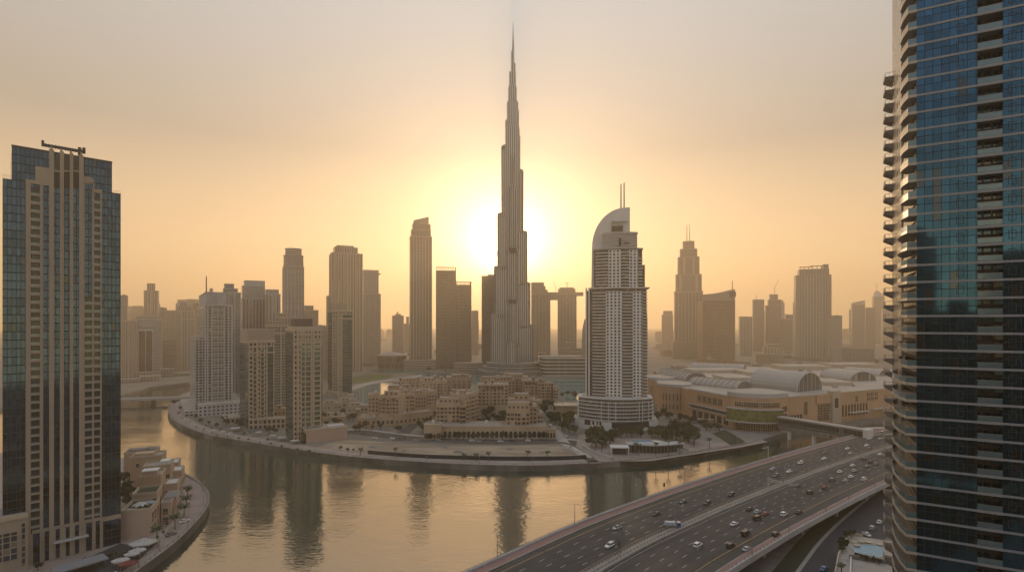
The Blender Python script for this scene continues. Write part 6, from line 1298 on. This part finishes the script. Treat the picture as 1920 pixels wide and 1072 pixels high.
right = [(1308.5,1020,'white','suv'),(1370,1021,'black','suv'),(1400,1027,'silver','saloon'),(1454.6,1000,'black','suv'),(1398,999,'black','van'),(1377,980,'white','saloon'),(1420.5,970,'black','van'),(1405.5,952,'black','saloon'),(1420,957,'pale blue','saloon'),(1435,961,'red','saloon'),(1470,962,'white','suv'),(1498,958,'black','saloon'),(1519,921,'black','suv'),(1496.5,908,'maroon','saloon'),(1545.6,911,'red','saloon'),(1560,897,'grey','suv'),(1575,881.5,'white','saloon'),(1586,898,'silver','saloon'),(1595.6,891,'white','saloon'),(1620,896,'white','suv'),(1602,880,'silver','saloon'),(1599,870,'white','saloon'),(1624.6,872,'grey','saloon'),(1620,857.6,'maroon','saloon'),(1632,863,'black','saloon'),(1641.7,867,'grey','saloon'),(1650,849,'white','saloon'),(1658,852,'grey','saloon')]
KW = {'suv':'estate car','saloon':'saloon car','van':'van'}
for side, lst, rev, where in ((0,left,math.pi,'water side carriageway'),(1,right,0,'tower side carriageway')):
    cnt = {}
    tot = {}
    for _,_,c,k in lst: tot[(c,k)] = tot.get((c,k),0)+1
    for px,py,c,k in sorted(lst, key=lambda q: -q[1]):
        x,y = gp(px,py+4,ZD); cnt[(c,k)] = cnt.get((c,k),0)+1; i = cnt[(c,k)]
        lab = ('only %s %s on the %s of the highway' % (c,KW[k],where)) if tot[(c,k)] == 1 else '%s %s %s from the near end on the %s' % (ORD[i-1],c,KW[k],where)
        car(x,y,ZD+.06,heading(x,y)+rev+rnd.uniform(-.03,.03),c,k,lab,'vehicles on the highway bridge')
# blue lorry
x,y = gp(1262,988,ZD); t = thing('lorry', 'blue cab lorry with pale load slewed beside the highway median', 'lorry', (x,y,ZD+.06), heading(x,y)+math.pi*1.18-2.5*math.pi/3.2*0)
t.rotation_euler = (0,0,R(-8)); MB().box(-4.2,1.4,-1.15,1.15,.7,1.0).build('chassis', M['dark'], t); MB().box(1.5,3.4,-1.15,1.15,.6,2.5).build('cab', PM['blue'], t); MB().box(3.38,3.46,-1,1,1.5,2.3).box(2.2,3.0,-1.18,1.18,1.5,2.3).build('cab_window', M['carglass'], t); MB().box(1.6,3.2,-1.1,1.1,2.5,2.7).build('cab_roof', M['white'], t)
MB().prism([(-4.2,-1.15),(1.2,-1.15),(1.2,1.15),(-4.2,1.15)],1.0,2.6,0,0,True,True,top_poly=[(-3.6,-1),(1.0,-1),(1.0,1),(-3.6,1)]).build('load_bed', PM['pale blue'], t); MB().box(-1.6,1,-1.2,1.2,1.1,1.9).build('side_board', M['white'], t)
for wx in (-3.2,-2,2.4):
    for wy in (-1,1): link('wheel', car_parts('van')['wheel'], t, (wx,wy,.45), 0, (1.35,1.6,1.35))
for i,(px,py,c,k,lab) in enumerate([(1649,980,'white','saloon','white car parked farthest along the wall beside the road under the highway'),(1636,992,'silver','suv','silver car parked second from the pool deck on the road under the highway'),(1624,1003,'white','saloon','white car parked closest to the pool deck hedge'),(1545,1068,'blue','saloon','dark blue car on the road under the highway')]):
    x,y = gp(px,py); car(x,y,4.08,R(42)+(R(50) if i==2 else 0),c,k,lab,'cars on the road below the highway')
for i,(px,py,c) in enumerate([(702,823,'white'),(735,824,'white'),(780,828,'silver'),(822,829,'white'),(847,827,'grey'),(885,828,'white'),(898,829,'silver'),(938,829,'white'),(960,829,'black'),(990,828,'white'),(760,822,'black'),(722,818,'grey')]):
    x,y = gp(px,py-1); car(x,y,4.08,R(3 if px>760 else -20),c,'saloon','%s car on the street between arcade and sand plot, %s from the pink podium' % (c,ORD[sorted([702,735,780,822,847,885,898,938,960,990,760,722]).index(px)]),'cars on the arcade street')
for i,(px,py,c) in enumerate([(1078,848,'white'),(1084,853,'white'),(1066,838,'silver'),(1060,818,'white'),(1100,856,'white')]):
    x,y = gp(px,py); car(x,y,4.08,R(115),c,'saloon','%s car on the lane between the sand plot and hotel garden, %s from the water' % (c,ORD[sorted([848,853,838,818,856],reverse=True).index(py)]),'cars on the hotel lane')
for i,(px,py,c) in enumerate([(346,978.5,'white'),(321,1003,'grey')]):
    x,y = gp(px,py); car(x,y,4.1,R(60),c,'saloon','%s car parked between palms on the near left promenade' % c,'cars on the near promenade')
def lamp(x, y, z, h, ang, lab, grp, arm=2.2, two_=False):
    t = thing('street_lamp', lab, 'street lamp', (x,y,z), ang, grp); MB().bar((0,0,0),(0,0,h),.16,6,0,.09).build('pole', M['steel'], t)
    for sg in ((1,-1) if two_ else (1,)): MB().bar((0,0,h-.1),(0,sg*-arm,h+.25),.08,5).build('arm', M['steel'], t); MB().box(-.22,.22,min(sg*-arm,sg*-arm-sg*.9),max(sg*-arm,sg*-arm-sg*.9),h+.15,h+.35).build('lamp_head', M['wgrey'], t)
def onedge(f, px):
    return min(((x,y,tx,ty) for x,y,tx,ty in walk(S(f),1.0) if y > 60), key=lambda q: abs(q[0]/q[1]*1000+960-px))
for i,px in enumerate((933,1078,1185,1283,1362,1432,1496,1573,1612)):
    x,y,tx,ty = onedge(.006,px); lamp(x,y,ZD+1,9.5,math.atan2(ty,tx),'street lamp on the water side parapet, %s from the near end' % ORD[i],'lamps on the water side parapet')
for i,px in enumerate((1410,1480,1549,1592,1640)):
    x,y,tx,ty = onedge(.99,px); lamp(x,y,ZD+1,9.5,math.atan2(ty,tx)+math.pi,'street lamp on the tower side parapet, %s from the near end' % ORD[i],'lamps on the tower side parapet')
for i,px in enumerate((1163,1268,1470,1555)):
    x,y,tx,ty = onedge(.485,px); lamp(x,y,ZD+.4,11,math.atan2(ty,tx),'tall twin armed lamp on the highway median, %s from the near end' % ORD[i],'median lamps',2.6,True)
x,y,tx,ty = onedge(.47,1158); t = thing('road_sign', 'pair of dark road signs seen from behind on a median post', 'road sign', (x,y,ZD+.4), math.atan2(ty,tx)+R(40)); MB().bar((0,0,0),(0,0,7),.18,6).build('post', M['steel'], t)
for sx in (-1.5,1.4): MB().box(sx-1.1,sx+1.1,-.25,-.1,4.2,6.6).build('sign_panel', M['dark'], t)
x,y,tx,ty = onedge(.012,1245); t = thing('road_sign', 'small dark sign on a thin post at the water side parapet', 'road sign', (x,y,ZD+.3), math.atan2(ty,tx)); MB().bar((0,0,0),(0,0,4.5),.09,6).build('post', M['steel'], t); MB().box(-.7,.7,-.1,.1,3.4,5.6).build('sign_panel', M['dark'], t)
x,y,tx,ty = onedge(.006,1440); t = thing('gantry', 'thin white sign gantry arm reaching over the canal side lanes', 'gantry', (x,y,ZD+1), math.atan2(ty,tx)); MB().bar((0,0,0),(0,0,8),.3,6).build('post', M['wgrey'], t); MB().bar((0,0,7.6),(-10,-1,8.4),.22,5).build('arm', M['wgrey'], t)
x,y,tx,ty = onedge(.5,1440); t = thing('gantry', 'pale sign gantry arm fixed to the median beside the red car', 'gantry', (x,y,ZD+.4), math.atan2(ty,tx)-R(90)); MB().bar((0,0,0),(0,0,7),.3,6).build('post', M['wgrey'], t); MB().bar((0,0,6.8),(16,0,6.8),.25,5).bar((0,0,6.0),(16,0,6.0),.18,5).build('arm', M['wgrey'], t)
for i,px in enumerate((350,420,500,590,700,800,900,1000,1110,1200,1290,1380)):
    q = min(walk(offset(shoreM,-3),2.0), key=lambda q: abs(q[0]/q[1]*1000+960-px)+(0 if q[1] < 700 else 500)); lamp(q[0],q[1],4,6,math.atan2(q[3],q[2]),'slim promenade lamp on the far bank, %s counting from the canal bend' % ORD[i],'lamps on the far promenade',.8)
for i,px in enumerate((300,330,352,378,384,366)):
    c_ = [q for q in walk(offset(shoreN,-2.5),1.5) if 200 < q[1] < 370]; q = c_[int(len(c_)*(i+.5)/6)]; lamp(q[0],q[1],4,5,math.atan2(q[3],q[2]),'slim lamp on the near left promenade, %s from the near end' % ORD[i],'lamps on the near promenade',.7)
# ------------------------------------------------------------------ the air: one closed box of even haze
hm = bpy.data.materials.new('haze'); hm.use_nodes = True; hn = hm.node_tree; hn.nodes.remove(hn.nodes['Principled BSDF'])
hv = hn.nodes.new('ShaderNodeVolumePrincipled'); hv.inputs['Density'].default_value = HAZE[0]; hv.inputs['Color'].default_value = (*HAZE[1],1); hv.inputs['Anisotropy'].default_value = HAZE[2]
hn.links.new(hv.outputs[0], hn.nodes['Material Output'].inputs['Volume'])
o = MB().box(-6100,6100,-700,9400,-2.5,790).build('haze', hm); o['kind'] = 'stuff'; o.display_type = 'WIRE'
_seen = {}
for o in sc.objects:
    if o.parent is None and 'label' in o.keys():
        k = o['label']; _seen.setdefault(k, []).append(o.get('group'))
for k, g in _seen.items():
    if len(g) > 1 and None in g: print('DUP LABEL', k)
    if not 4 <= len(k.split()) <= 16: print('LABEL LENGTH', len(k.split()), k)
